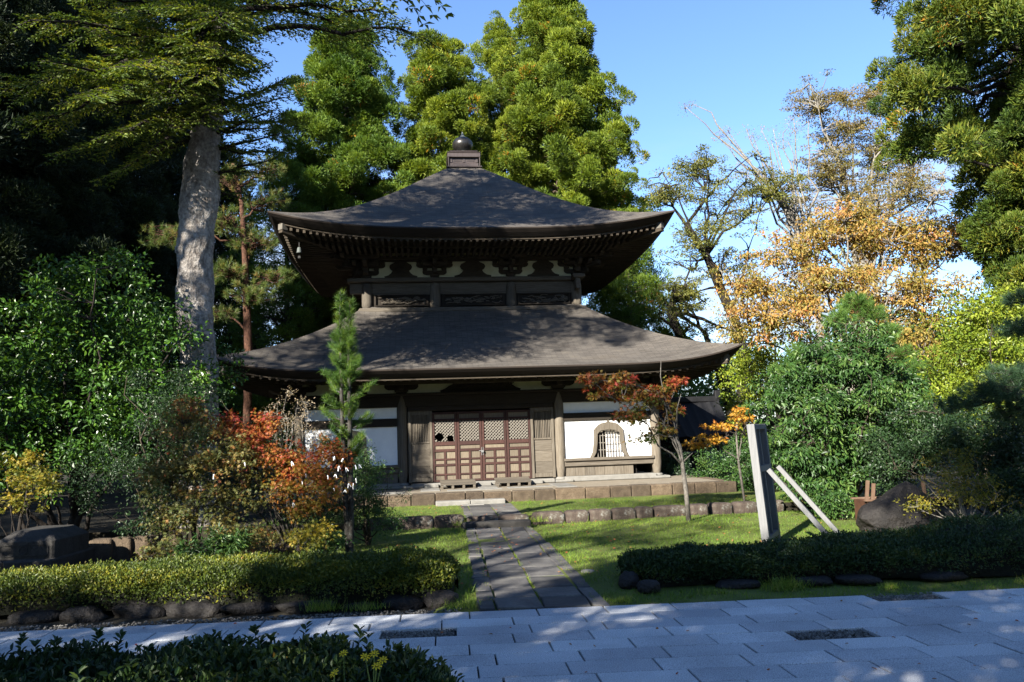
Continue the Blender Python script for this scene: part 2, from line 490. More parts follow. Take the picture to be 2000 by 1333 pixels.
MAT["lf_yellow"] = G("yellow_shrub_leaves", [(0, (.06, .09, .012)), (.5, (.18, .17, .018)), (1, (.34, .23, .025))], .5, .35)
MAT["lf_dry"] = G("pale_dry_leaves", [(0, (.12, .11, .06)), (.6, (.28, .22, .15)), (1, (.4, .3, .22))], .7, .3)
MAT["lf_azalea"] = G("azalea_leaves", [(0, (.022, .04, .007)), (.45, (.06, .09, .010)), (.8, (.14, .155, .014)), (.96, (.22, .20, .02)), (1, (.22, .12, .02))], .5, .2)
MAT["lf_azalea_shaded"] = G("shaded_azalea_leaves", [(0, (.009, .025, .007)), (.6, (.026, .055, .012)), (.95, (.065, .095, .016)), (1, (.16, .10, .02))], .5, .15)  # darker copy of the azalea leaves, shade put into the colour
MAT["grass"] = G("grass_blades", [(0, (.05, .105, .012)), (.55, (.115, .20, .018)), (.85, (.22, .285, .03)), (1, (.32, .29, .08))], .6, .3)
MAT["lf_fallen"] = G("fallen_leaves", [(0, (.2, .1, .04)), (.5, (.34, .15, .05)), (1, (.3, .05, .03))], .7, .2)
MAT["petal"] = G("yellow_petals", [(0, (.62, .5, .02)), (1, (.75, .62, .03))], .6, .3, tcol=(1, 1, 1))
MAT["stem_green"] = G("green_stem", [(0, (.05, .10, .02)), (1, (.09, .15, .03))], .6, .2)

# ------------------------------------------------------------------ setting materials
def shingle_mat():
    m, t, b = new_mat("bark_shingles")
    uv = t.nodes.new("ShaderNodeUVMap")
    br = t.nodes.new("ShaderNodeTexBrick")
    br.inputs["Scale"].default_value = 1.0
    br.inputs["Brick Width"].default_value = .28
    br.inputs["Row Height"].default_value = .05
    br.inputs["Mortar Size"].default_value = .006
    br.inputs["Mortar Smooth"].default_value = .4
    br.inputs["Color1"].default_value = (.062, .055, .049, 1)
    br.inputs["Color2"].default_value = (.094, .084, .073, 1)
    br.inputs["Mortar"].default_value = (.034, .030, .027, 1)
    t.links.new(uv.outputs[0], br.inputs["Vector"])
    mp = t.nodes.new("ShaderNodeMapping"); mp.inputs["Scale"].default_value = (.5, .9, 1)
    t.links.new(uv.outputs[0], mp.inputs["Vector"])
    n = t.nodes.new("ShaderNodeTexNoise"); n.inputs["Scale"].default_value = 2.2; n.inputs["Detail"].default_value = 8
    n.inputs["Roughness"].default_value = .7
    t.links.new(mp.outputs[0], n.inputs["Vector"])
    r = ramp(t, [(.28, (.66, .64, .62)), (.5, (1, 1, 1)), (.75, (1.28, 1.22, 1.1))])
    t.links.new(n.outputs["Fac"], r.inputs["Fac"])
    mp2 = t.nodes.new("ShaderNodeMapping"); mp2.inputs["Scale"].default_value = (9, 60, 1)
    t.links.new(uv.outputs[0], mp2.inputs["Vector"])
    n2 = t.nodes.new("ShaderNodeTexNoise"); n2.inputs["Scale"].default_value = 1.0; n2.inputs["Detail"].default_value = 3
    t.links.new(mp2.outputs[0], n2.inputs["Vector"])
    r2 = ramp(t, [(.3, (.86, .86, .86)), (.7, (1.14, 1.14, 1.14))])
    t.links.new(n2.outputs["Fac"], r2.inputs["Fac"])
    c = mixc(t, br.outputs["Color"], r.outputs["Color"], 1.0, 'MULTIPLY')
    c = mixc(t, c, r2.outputs["Color"], 1.0, 'MULTIPLY')
    t.links.new(c, b.inputs["Base Color"])
    b.inputs["Roughness"].default_value = .9
    b.inputs["Specular IOR Level"].default_value = .25
    ad = t.nodes.new("ShaderNodeMath"); ad.operation = 'ADD'
    t.links.new(br.outputs["Fac"], ad.inputs[0]); ad.inputs[1].default_value = 0
    inv = t.nodes.new("ShaderNodeMath"); inv.operation = 'SUBTRACT'
    t.links.new(n2.outputs["Fac"], inv.inputs[0]); t.links.new(ad.outputs[0], inv.inputs[1])
    bump(t, b, inv.outputs[0], .45, .010)
    return m


def granite_mat():
    m, t, b = new_mat("granite_slabs")
    n = noise(t, 130, 2, .5)
    r = ramp(t, [(.33, (.19, .193, .20)), (.45, (.40, .415, .44)), (.6, (.52, .535, .56)), (.72, (.72, .73, .75))])
    t.links.new(n.outputs["Fac"], r.inputs["Fac"])
    n2 = noise(t, 1.3, 5, .6)
    r2 = ramp(t, [(.3, (.72, .72, .72)), (.7, (1.12, 1.12, 1.11))])
    t.links.new(n2.outputs["Fac"], r2.inputs["Fac"])
    a = t.nodes.new("ShaderNodeAttribute"); a.attribute_name = "rnd"
    r3 = ramp(t, [(0, (.80, .80, .81)), (1, (1.12, 1.12, 1.10))])
    t.links.new(a.outputs["Fac"], r3.inputs["Fac"])
    c = mixc(t, r.outputs["Color"], r2.outputs["Color"], 1.0, 'MULTIPLY')
    c = mixc(t, c, r3.outputs["Color"], 1.0, 'MULTIPLY')
    t.links.new(c, b.inputs["Base Color"])
    b.inputs["Roughness"].default_value = .75
    bump(t, b, n.outputs["Fac"], .25, .004)
    return m


MAT["shingle"] = shingle_mat()
MAT["granite"] = granite_mat()
MAT["soil"] = plain_noise_mat("leaf_litter_soil", [(.3, (.035, .028, .016)), (.5, (.06, .05, .026)), (.7, (.10, .075, .04))], 2.5, .95, None, .8, .03, fine=(30, .35))
MAT["lawn"] = plain_noise_mat("lawn_turf", [(.3, (.045, .065, .011)), (.55, (.08, .10, .016)), (.75, (.13, .13, .028))], 1.6, .95, None, .6, .02, fine=(70, .4), k=1)
MAT["slate"] = plain_noise_mat("grey_flagstone", [(.25, (.10, .10, .105)), (.5, (.19, .185, .185)), (.8, (.34, .33, .30))], 3.5, .85, None, .6, .012, rnd_amt=.4, fine=(40, .18), k=0.36)
MAT["joint"] = plain_noise_mat("gravel_bed", [(.3, (.03, .028, .026)), (.7, (.10, .095, .085))], 60, .95, None, 1.0, .02)
MAT["pebble"] = plain_noise_mat("grey_pebbles", [(.3, (.12, .11, .10)), (.7, (.34, .33, .31))], 20, .8, None, .2, .005, rnd_amt=.6, k=0.5)
MAT["lichen_kerb"] = plain_noise_mat("lichen_kerb_stone", [(.3, (.06, .045, .04)), (.52, (.15, .115, .095)), (.60, (.2, .17, .14)), (.66, (.46, .45, .42)), (.8, (.55, .54, .5))], 5.5, .95, None, .9, .02, rnd_amt=.3, fine=(50, .25), k=0.4)

rng = np.random.default_rng(11)


def rock_shape(mb, c, size, seed, boxy=.6, amp=.12, n=18, k=12, rz=0.0, rnd=0.5, cutz=None):
    g = np.random.default_rng(seed)
    th = np.arange(n) / n * 2 * math.pi
    ph = (np.arange(k) / (k - 1) - .5) * math.pi
    e = boxy
    sp = lambda v: np.sign(v) * np.abs(v) ** e
    X = sp(np.cos(ph))[:, None] * sp(np.cos(th))[None, :]
    Y = sp(np.cos(ph))[:, None] * sp(np.sin(th))[None, :]
    Z = sp(np.sin(ph))[:, None] * np.ones((1, n))
    P = np.stack([X, Y, Z], -1)
    d = np.zeros(P.shape[:2])
    for f_, a in ((1.6, 1.0), (3.1, .55), (6.0, .3)):
        for _ in range(3):
            w = g.normal(size=3) * f_
            d += a * np.sin(P @ w + g.uniform(0, 6.28)) / 3
    P = P * (1 + amp * d)[..., None] * np.array(size) / 2
    if cutz is not None:
        P[..., 2] = np.maximum(P[..., 2], cutz)
    cz, sz = math.cos(rz), math.sin(rz)
    P = np.stack([P[..., 0] * cz - P[..., 1] * sz, P[..., 0] * sz + P[..., 1] * cz, P[..., 2]], -1) + np.array(c)
    i = np.arange(k - 1)[:, None] * n
    j = np.arange(n)[None, :]
    jn = (j + 1) % n
    mb.add(P.reshape(-1, 3), np.stack([i + j, i + jn, i + n + jn, i + n + j], -1).reshape(-1, 4), rnd)


def rock_thing(name, label, cat, c, size, seed, mat, group=None, **kw):
    m = MB()
    rock_shape(m, (0, 0, 0), size, seed, **kw)
    o = m.build(name, MAT[mat], None, True)
    o.location = c
    return tag(o, label, cat, group)


# ------------------------------------------------------------------ ground, lawn, terrace
m = MB()
m.add([(-400, -400, -.06), (400, -400, -.06), (400, 400, -.06), (-400, 400, -.06)], [(0, 1, 2, 3)])
structure(m.build("ground", MAT["soil"]))

m = MB()
gx, gy = np.linspace(-3.7, 7.2, 60), np.linspace(7.5, 15.4, 40)
GX, GY = np.meshgrid(gx, gy)
GZ = .012 * np.sin(GX * 1.3 + GY * .7) + .012 * np.sin(GX * .6 - GY * 1.9) - .012
GZ = np.where(GY < 7.65, -.03, GZ)
GZ = np.where((GX < -.9) & (GY < 8.2), -.09, GZ)
m.grid(np.stack([GX, GY, GZ], -1))
structure(m.build("lawn", MAT["lawn"], None, True))


def kerb_y(x):
    return np.interp(x, [-30, -2.2, .2, 4.7, 30], [14.15, 14.2, 14.5, 15.3, 15.3])


m = MB()
tx = np.concatenate([[-40, -12], np.linspace(-6, 9, 40), [14, 40]])
rows = []
for k, f_ in enumerate((0, 0, .05, .3, 1.0, 1.0)):
    y = kerb_y(tx) + .16 + f_ * (23 - kerb_y(tx)) if k < 5 else np.full_like(tx, 60)
    rows.append(np.stack([tx, y, np.full_like(tx, -.06 if k == 0 else .115)], -1))
m.grid(np.array(rows))
structure(m.build("bank", MAT["soil"]))
m = MB()
tx = np.linspace(-2.9, 7.2, 50)
m.grid(np.array([np.stack([tx, kerb_y(tx) + .17 + f_ * (18.6 - kerb_y(tx)), np.full_like(tx, .119)], -1) for f_ in (0, .1, .3, .6, 1.0)]))
structure(m.build("terrace", MAT["lawn"]))

# ------------------------------------------------------------------ granite pavement
pav_rot = Matrix.Rotation(R(2.1), 4, 'Z')
pav_rot.translation = Vector((0, 7.52, 0))
PM = np.array(pav_rot)
ROW, SLAB, SHEAR = .288, .615, -.05
m = MB(); m.M = PM
m.add([(-16, -14, -.028), (16, -14, -.028), (16, 0, -.028), (-16, 0, -.028)], [(0, 1, 2, 3)])
structure(m.build("pavement_bed", MAT["joint"]))
m = MB(); m.M = PM
gravel_cells = []
holes = [(2.62, 6.36), (3.42, 7.5), (-.82, 6.76)]
inv = np.linalg.inv(PM)
hl = [(inv @ np.array((hx, hy, 0, 1)))[:2] for hx, hy in holes]
for k in range(44):
    y1 = -k * ROW
    y0 = y1 - ROW + .007
    off = (k % 2) * SLAB * .5 + .1 * math.sin(k * 2.3)
    hole_i = [h for h in hl if y0 - .007 <= h[1] < y1]
    x = -14 + off
    for j in range(46):
        wj = SLAB * (1 + .0 * j)
        gap = rng.choice([.012, .014, .018, .034], p=[.45, .3, .17, .08])
        xa, xb = x, x + wj - gap
        x += wj
        if any(xa <= h[0] < xa + wj for h in hole_i):
            gravel_cells.append((xa, xb, y0, y1))
            continue
        tz = rng.normal(0, .0012)
        ch = .004
        V = [(xa + SHEAR * (y - y1), y, z) for z in (-.05, tz - ch) for y in (y0, y1)]
        p = [(xa, y0), (xb, y0), (xb, y1), (xa, y1)]
        p = [(a + SHEAR * (b_ - y1), b_) for a, b_ in p]
        cx, cy = sum(a for a, _ in p) / 4, sum(b_ for _, b_ in p) / 4
        q = [(a + (ch if a < cx else -ch), b_ + (ch if b_ < cy else -ch)) for a, b_ in p]
        V = [(a, b_, -.05) for a, b_ in p] + [(a, b_, tz - ch) for a, b_ in p] + [(a, b_, tz) for a, b_ in q]
        Fs = [(8, 9, 10, 11)] + [(i, (i + 1) % 4, 4 + (i + 1) % 4, 4 + i) for i in range(4)] + [(4 + i, 4 + (i + 1) % 4, 8 + (i + 1) % 4, 8 + i) for i in range(4)]
        m.add(V, Fs, rng.random())
structure(m.build("pavement", MAT["granite"]))


def pebbles(name, rects, per, size, mat, label):
    mm = MB()
    oct_ = np.array([(1, 0, 0), (0, 1, 0), (-1, 0, 0), (0, -1, 0), (0, 0, 1), (0, 0, -1)], float)
    of = np.array([(0, 1, 4), (1, 2, 4), (2, 3, 4), (3, 0, 4), (1, 0, 5), (2, 1, 5), (3, 2, 5), (0, 3, 5)])
    for (xa, xb, ya, yb, z, M_) in rects:
        n = int((xb - xa) * (yb - ya) * per)
        P = np.stack([rng.uniform(xa, xb, n), rng.uniform(ya, yb, n), np.full(n, z)], -1)
        S = rng.uniform(.6, 1.5, (n, 1, 1)) * size * rng.uniform(.6, 1.2, (n, 1, 3)) * np.array((1, 1, .7))
        a = rng.uniform(0, 6.28, n)
        o2 = oct_[None] * S
        c_, s_ = np.cos(a)[:, None], np.sin(a)[:, None]
        o2 = np.stack([o2[..., 0] * c_ - o2[..., 1] * s_, o2[..., 0] * s_ + o2[..., 1] * c_, o2[..., 2]], -1)
        V = (P[:, None] + o2).reshape(-1, 3)
        Fi = (of[None] + (np.arange(n) * 6)[:, None, None]).reshape(-1, 3)
        mm.M = M_
        mm.add(V, Fi, np.repeat(rng.random(n), 6))
    return stuff(mm.build(name, MAT[mat], None, True), label, "gravel")


rects = [(a, b_, c, d, -.018, PM) for a, b_, c, d in gravel_cells]
pebbles("gravel_inset", rects, 5200, .011, "pebble", "small grey gravel filling the gaps left between granite slabs")
pebbles("edge_gravel", [(-7.5, -.55, .02, .24, -.015, PM), (1.2, 7, .02, .10, -.02, PM)], 1100, .013, "pebble", "loose grey gravel along the edge of the granite pavement")

# ------------------------------------------------------------------ flagstone path
m = MB()


def flag(p, z0, z1, rnd):
    cx, cy = sum(a for a, _ in p) / 4, sum(b_ for _, b_ in p) / 4
    q = [(cx + (a - cx) * .965, cy + (b_ - cy) * .965) for a, b_ in p]
    V = [(a, b_, z0) for a, b_ in p] + [(a, b_, z1 - .008) for a, b_ in p] + [(a, b_, z1 + rng.normal(0, .002)) for a, b_ in q]
    m.add(V, [(8, 9, 10, 11)] + [(i, (i + 1) % 4, 4 + (i + 1) % 4, 4 + i) for i in range(4)] + [(4 + i, 4 + (i + 1) % 4, 8 + (i + 1) % 4, 8 + i) for i in range(4)], rnd)


def path_run(ya, yb, ctr, wid, z, cols, lens):
    """flagstones in columns; cols are fractions of the width"""
    for (u0, u1), ln in zip(cols, lens):
        y = ya
        while y < yb - .05:
            l = min(ln * rng.uniform(.7, 1.35), yb - y)
            if yb - y - l < .2: l = yb - y
            g = rng.uniform(.018, .045)
            P = []
            for (u, yy) in ((u0, y), (u1, y), (u1, y + l - g), (u0, y + l - g)):
                c = ctr(yy)
                P.append((c + (u - .5) * wid(yy) + rng.normal(0, .011), yy + rng.normal(0, .014)))
            flag(P, z - .06, z, rng.random())
            y += l


pc = lambda y: .2 + (y - 7.6) * (-.085)
path_run(7.56, 13.95, pc, lambda y: 1.2 - (y - 7.6) * .012, .012, [(0, .135), (.155, .50), (.515, .865), (.88, 1.0)], [.35, .5, .62, .8])
path_run(14.75, 17.32, lambda y: -.42 - (y - 14.7) * .10, lambda y: 1.06, .128, [(0, .12), (.14, .56), (.58, 1.0)], [.45, .8, .7])
structure(m.build("path", MAT["slate"]))

# ------------------------------------------------------------------ the hall
TH = 0.1172
HX, HY, HZ = -.8396, 20.122, .4723
A_, B_ = 1.975, 4.463
E1, E2, U2, U1 = 6.223, 5.115, 2.888, 1.049
YU = B_ - U2
hall = thing("temple_hall", "old two-storey wooden temple hall with curved shingled roofs and white plaster walls", "temple", (HX, HY, HZ), TH)
HM = Matrix.Rotation(TH, 4, 'Z'); HM.translation = Vector((HX, HY, HZ))
_c = Matrix.Translation((0, B_, 0))
SIDES = [np.array(_c @ Matrix.Rotation(k * math.pi / 2, 4, 'Z') @ _c.inverted()) for k in range(4)]

W_UP, Z_UP = [.42, .6, 1.27, 2.12, 2.82, 3.62, 4.35, 5.115], [9.47, 9.33, 8.79, 8.08, 7.52, 6.98, 6.60, 6.29]
W_LO, Z_LO = [2.95, 3.19, 3.59, 4.07, 4.59, 5.28, 5.8, 6.223], [4.62, 4.45, 4.09, 3.77, 3.45, 3.05, 2.83, 2.68]


def smooth_prof(W, Z):
    W, Z = np.array(W), np.array(Z)
    pol = np.polynomial.Polynomial.fit(W, Z, 4)
    return lambda w: pol(np.asarray(w, float))


def make_roof(name, E, w0, prof, lift0, sp, lq, thick, zi, ui, raf, label):
    lift = lambda s, w: lift0 * np.abs(s) ** sp * (np.asarray(w) / E) ** lq
    top = MB(); edg = MB(); board = MB(); raf1 = MB(); raf2 = MB(); hips = []; soffs = []
    s = np.sin(np.linspace(-1, 1, 61) * math.pi / 2) * .35 + np.linspace(-1, 1, 61) * .65
    w = np.linspace(w0, E, 26)
    dist = np.concatenate([[0], np.cumsum(np.hypot(np.diff(w), np.diff(prof(w))))])
    def ring(wv, z):
        return np.stack([s * wv, np.full_like(s, B_ - wv), z], -1)
    for M_ in SIDES:
        for q in (top, edg, board, raf1, raf2):
            q.M = M_
        P = np.stack([ring(wv, prof(wv) + lift(s, wv)) for wv in w])
        top.grid(P[:, ::-1], uv=np.stack([np.stack([s * wv, np.full_like(s, -d)], -1) for wv, d in zip(w, dist)])[:, ::-1])
        # thick shingle edge, slightly undercut, in three visible layers
        zE = prof(E) + lift(s, E)
        edge = [(E, zE), (E + .004, zE - .035), (E - .08, zE - thick * .55), (E - .20, zE - thick)]
        edg.grid(np.stack([ring(wv, z) for wv, z in edge])[:, ::-1])
        edg.grid(np.stack([ring(E - .20, zE - thick), ring(E - .33, zE - thick + .01)])[:, ::-1])
        # eave board under the shingles
        eb = [(E - .25, zE - thick + .004), (E - .25, zE - thick - .06), (E - .32, zE - thick - .06), (E - .32, zE - thick + .004)]
        board.grid(np.stack([ring(wv, z) for wv, z in eb])[:, ::-1])
        eb = [(E - .86, zE * 0 + (zE - thick) - .06), (E - .86, zE - thick - .19), (E - .96, zE - thick - .19), (E - .96, zE - thick - .06)]
        eb = [(wv, z - lift(s, E) * .22 + .07) for wv, z in eb]
        board.grid(np.stack([ring(wv, z) for wv, z in eb])[:, ::-1])
        # soffit
        z_out = zE - thick - .03
        def zs(sv, wv):
            t = (E - wv) / (E - ui)
            return prof(E) - thick - .03 + (zi - (prof(E) - thick - .03)) * t + lift(sv, E) * (1 - t) ** 1.3
        ws = np.linspace(E - .26, ui - .1, 9)
        soff = MB(); soff.M = M_
        soff.grid(np.stack([ring(wv, zs(s, wv)) for wv in ws])[:, ::-1])
        soffs.append(soff)
        # rafters in two tiers
        n = int(2 * E / raf)
        for i in range(n + 1):
            x = -E + .2 + (2 * E - .4) * i / n
            for tier, q, w_out, w_in, dz, hh, ww in ((0, raf1, E - .27, E - 1.0, .0, .075, .062), (1, raf2, E - .8, ui, .085, .085, .07)):
                wi = max(w_in, abs(x) + .03)
                if wi > w_out - .05: continue
                p = []
                for wv in (w_out, wi):
                    sv = x / wv
                    p.append((x, B_ - wv, zs(max(-1, min(1, sv)), wv) - dz - hh / 2 - .002))
                q.bar(p[0], p[1], ww, hh, rnd=rng.random())
        # hip rafter with its pale end
        hip = MB(); hip.M = M_
        w_out, w_in, dz = E - .27, ui - .1, .10
        hip.bar((w_out, B_ - w_out, zs(1, w_out) - dz), (w_in, B_ - w_in, zs(1, w_in) - dz), .15, .17)
        hips.append(hip)
    o = top.build(name, MAT["shingle"], hall, True, label)
    md = o.modifiers.new("edge", 'EDGE_SPLIT'); md.split_angle = R(35)
    board.build("eave_board", MAT["wood_eave"], o)
    for h_ in soffs:
        h_.build("soffit", MAT["soffit"], o)
    raf1.build("flying_rafters", MAT["wood_eave"], o)
    raf2.build("base_rafters", MAT["wood_eave"], o)
    for h_ in hips:
        h_.build("hip_rafter", MAT["wood_eave"], o)
    edg.build("shingle_edge", MAT["bark_edge"], o)
    for M_ in SIDES:
        nose = MB(); nose.M = M_
        wv = E - .31
        z = prof(E) + lift0 - thick - .13
        nose.bar((wv + .05, B_ - wv - .05, z), (wv - .06, B_ - wv + .06, z - .005), .17, .15)
        nose.build("hip_rafter_end", MAT["wood_pale"], o)
    return o


upper_roof = make_roof("upper_roof", E2, .42, smooth_prof(W_UP, Z_UP), .43, 3.2, 2.4, .20, 6.13, U2 + .35, .165, "steep upper roof rising to the finial")
lower_roof = make_roof("lower_roof", E1, 2.95, smooth_prof(W_LO, Z_LO), .42, 6.0, 3.0, .18, 2.66, B_, .19, "wide lower roof around the ground floor")


def part(name, mb, mat, parent=None, smooth=False, label=None):
    return mb.build(name, MAT[mat], parent or hall, smooth, label)


# finial
fin = MB()
cx, cy = 0, B_
def fbox(q, hw, z0, z1, ch=.01):
    q.box(-hw, hw, B_ - hw, B_ + hw, z0, z1, ch)
fbox(fin, .56, 9.42, 9.455); fbox(fin, .455, 9.455, 9.56); fbox(fin, .42, 9.56, 9.70); fbox(fin, .515, 9.70, 9.815); fbox(fin, .53, 9.815, 9.84); fbox(fin, .42, 9.84, 9.885); fbox(fin, .44, 9.885, 9.905)
for M_ in SIDES:
    fin.M = M_
    for x in (-.40, .40, 0):
        fin.box(x - .03, x + .03, B_ - .44, B_ - .41, 9.575, 9.695)
    for x in (-.2, .2):
        for k in range(-3, 4):
            fin.box(x + k * .036 - .009, x + k * .036 + .009, B_ - .432, B_ - .415, 9.605, 9.665)
    fin.box(-.5, -.47, B_ - .5, B_ - .47, 9.46, 9.70); 
fin.M = None
FZ = lambda q: [v.__setitem__((slice(None), 2), 9.42 + (v[:, 2] - 9.42) * 1.2) for v in q.V]
FZ(fin)
finial = part("roof_finial", fin, "copper")
j = MB()
ang = np.linspace(-1.2, 1.30, 16)
j.lathe([(.335 * math.cos(a), 10.175 + .22 * math.sin(a)) for a in ang], 28, 0, B_)
FZ(j); part("jewel", j, "jewel", finial, True)
j = MB(); j.lathe([(.30, 9.905), (.27, 9.95), (.2, 9.98), (.12, 9.99)], 28, 0, B_)
FZ(j); part("jewel_mount", j, "verdigris", finial, True)
j = MB(); j.lathe([(.115, 10.375), (.08, 10.42), (.04, 10.47), (.012, 10.54), (.001, 10.55)], 20, 0, B_)
FZ(j); part("jewel_tip", j, "verdigris", finial, True)

# ---- columns
def column(x, y, z0, z1, r, base):
    q = MB()
    zz = np.linspace(z0, z1, 9)
    t = (zz - z0) / (z1 - z0)
    taper = 1 - .35 * np.clip((t - .88) / .12, 0, 1) ** 2 - .30 * np.clip((.10 - t) / .10, 0, 1) ** 2
    q.tube(np.stack([np.full(9, x), np.full(9, y), zz], -1), r * taper, 18, rnd=rng.random())
    o = part("column", q, "wood_v", smooth=False)
    o.data.polygons.foreach_set("use_smooth", np.ones(len(o.data.polygons), dtype=bool))
    md = o.modifiers.new("edge", 'EDGE_SPLIT'); md.split_angle = R(40)
    if base:
        q = MB()
        q.lathe([(r * .9, .012), (r * 1.18, -.02), (r * 1.2, -.045), (r * 1.0, -.062)], 18, x, y)
        q.box(x - .27, x + .27, y - .27, y + .27, -.115, -.05, .015)
        part("base_stone", q, "stone_pale", o)
    return o


for x in (-B_, -A_, A_, B_):
    column(x, 0, .0, 2.16, .128, True)
for x in (-B_, B_):
    for y in (B_ - A_, B_ + A_, 2 * B_):
        column(x, y, .0, 2.16, .128, True)
for x in (-A_, A_):
    column(x, 2 * B_, .0, 2.16, .128, True)
for M_ in SIDES:
    q = MB(); 
    for x in (-U2, -U1, U1):
        p = M_ @ np.array((x, YU, 0, 1))
        column(p[0], p[1], 4.60, 5.31, .145, False)

# ---- ground storey: sides and back
q = MB()
for k in (1, 2, 3):
    q.M = SIDES[k]
    q.box(-B_ + .1, B_ - .1, -.02, .05, .46, 1.40); q.box(-B_ + .1, B_ - .1, -.02, .05, 1.60, 1.87)
part("side_wall", q, "plaster")
q = MB()
for k in range(4):
    q.M = SIDES[k]
    if k:
        q.box(-B_, B_, -.06, .08, 1.40, 1.60, .008); q.box(-B_, B_, -.075, .08, .38, .46, .008); q.box(-B_, B_, -.05, .07, .0, .38)
    q.box(-B_ - .02, B_ - .02, -.085, .085, 1.87, 2.145, .01)
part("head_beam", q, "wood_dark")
q = MB()
for k in range(4):
    q.M = SIDES[k]
    q.box(-B_ - .25, B_ + .25 - .51, -.19, .19, 2.15, 2.215, .012)
part("wall_plate", q, "wood_dark")
q = MB()
for k in range(4):
    q.M = SIDES[k]
    q.box(-B_ + .03, B_ - .03, -.03, .05, 2.215, 2.72)
part("frieze_plaster", q, "cream", label="cream plaster frieze under the lower eaves")
q = MB()     # interior shade painted as near-black boxes, so nothing pale shows through the lattice
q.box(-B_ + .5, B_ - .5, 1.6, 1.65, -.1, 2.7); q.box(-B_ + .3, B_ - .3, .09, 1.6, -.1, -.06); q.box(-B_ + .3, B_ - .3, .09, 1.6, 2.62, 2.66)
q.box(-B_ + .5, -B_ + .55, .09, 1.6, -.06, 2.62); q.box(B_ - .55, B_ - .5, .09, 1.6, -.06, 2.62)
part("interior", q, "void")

# ---- ground storey: front, side bays
def bell(hw, zb, zt, n=26, flare=.13, cusp=0.0, seed=0):
    """half outline of a bell-shaped window: list of (half width, z) from the foot to the peak"""
    out = []
    for i in range(n + 1):
        t = i / n
        z = zb + (zt - zb) * t
        if t < .78:
            w = hw * (1 - flare * 1.35 * math.sin(min(1, t / .78) * math.pi / 2) + .10 * max(0, .16 - t) / .16)
        else:
            u = (t - .78) / .22
            wtop = hw * (1 - flare * 1.35)
            w = wtop * (max(0, 1 - u ** 2.0)) ** .55 * (1 - .12 * math.sin(u * math.pi)) if u < 1 else 0
        out.append((max(w, 0.0), z))
    return out


for sgn in (-1, 1):
    xa, xb = sorted((sgn * (A_ + .12), sgn * (B_ - .12)))
    xc = sgn * 3.235
    q = MB(); q.box(xa, xb, -.02, .05, 1.60, 1.87)
    part("upper_plaster", q, "plaster")
    q = MB(); q.box(xa - .04, xb + .04, -.075, .07, 1.40, 1.60, .01)
    part("tie_beam", q, "wood_dark")
    # plaster with the bell opening left free
    q = MB()
    mid = bell(.40, .46, 1.27)
    for (w0_, z0_), (w1_, z1_) in zip(mid[:-1], mid[1:]):
        for s_ in (-1, 1):
            xo = xb if s_ > 0 else xa
            V = [(xc + s_ * w0_, -.02, z0_), (xo, -.02, z0_), (xo, -.02, z1_), (xc + s_ * w1_, -.02, z1_)]
            V += [(a, .05, c) for a, _, c in V]
            q.add(V, [(0, 1, 2, 3), (7, 6, 5, 4), (0, 3, 7, 4)])
    q.box(xa, xb, -.02, .05, 1.27, 1.40)
    part("lower_plaster", q, "plaster")
    # window frame: ring between an outer and an inner bell
    q = MB()
    outer = bell(.46, .455, 1.35)
    inner = [(max(w - .085, 0) if i < 24 else 0, .455 + (1.215 - .455) * i / 26) for i, (w, z) in enumerate(bell(.46, .455, 1.35))]
    for s_ in (-1, 1):
        for i in range(26):
            (o0, z0_), (o1, z1_) = outer[i], outer[i + 1]
            (i0, y0_), (i1, y1_) = inner[i], inner[i + 1]
            V = [(xc + s_ * i0, -.085, y0_), (xc + s_ * o0, -.085, z0_), (xc + s_ * o1, -.085, z1_), (xc + s_ * i1, -.085, y1_)]
            V += [(a, .03, c) for a, _, c in V]
            q.add(V, [(0, 1, 2, 3), (4, 7, 6, 5), (1, 5, 6, 2), (0, 3, 7, 4)])
    q.prism([(xc - .05, 1.335), (xc + .05, 1.335), (xc, 1.40)], -.085, -.03)
    # cusps along the top of the opening
    for k in range(-2, 3):
        q.prism([(xc + k * .1 - .05, 1.19), (xc + k * .1 + .05, 1.19), (xc + k * .1 + .035, 1.125 if abs(k) < 2 else 1.09), (xc + k * .1 - .035, 1.125 if abs(k) < 2 else 1.09)], -.07, -.03)
    win = part("bell_window", q, "wood_v")
    q = MB()
    for k in range(-4, 5):
        x = xc + k * .072
        zt = 1.16 if abs(k) < 3 else (1.10 if abs(k) < 4 else .95)
        q.box(x - .008, x + .008, -.012, .008, .46, zt)
    for z in (.64, .82, 1.0):
        q.box(xc - .36, xc + .36, -.006, .014, z - .007, z + .007)
    part("window_bars", q, "lattice", win)
    q = MB(); q.box(xc - .06, xc + .40, .075, .095, .44, 1.2)
    part("paper_screen", q, "paper", win)
    q = MB(); q.box(xa - .04, xb + .04, -.15, .04, .385, .46, .012); 
    part("window_sill_rail", q, "wood_h")
    q = MB(); q.box(xa - .02, xb + .02, -.095, .05, .255, .382, .012)
    part("lower_rail", q, "wood_h")
    n = 9
    x0_, x1_ = (xa, xb)
    for k in range(n):
        if sgn > 0 and k >= n - 2: continue            # the opening left under the right-hand rail
        q = MB()
        u0, u1 = x0_ + (x1_ - x0_) * k / n, x0_ + (x1_ - x0_) * (k + 1) / n
        q.box(u0 + .003, u1 - .003, -.03 - .006 * rng.random(), .01, .015, .255, .003, rnd=rng.random())
        part("skirting_board", q, "wood_v")
    q = MB(); q.box(xa - .05, xb + .05, -.21, .12, -.114, .014, .015)
    part("foundation_sill", q, "stone_pale")

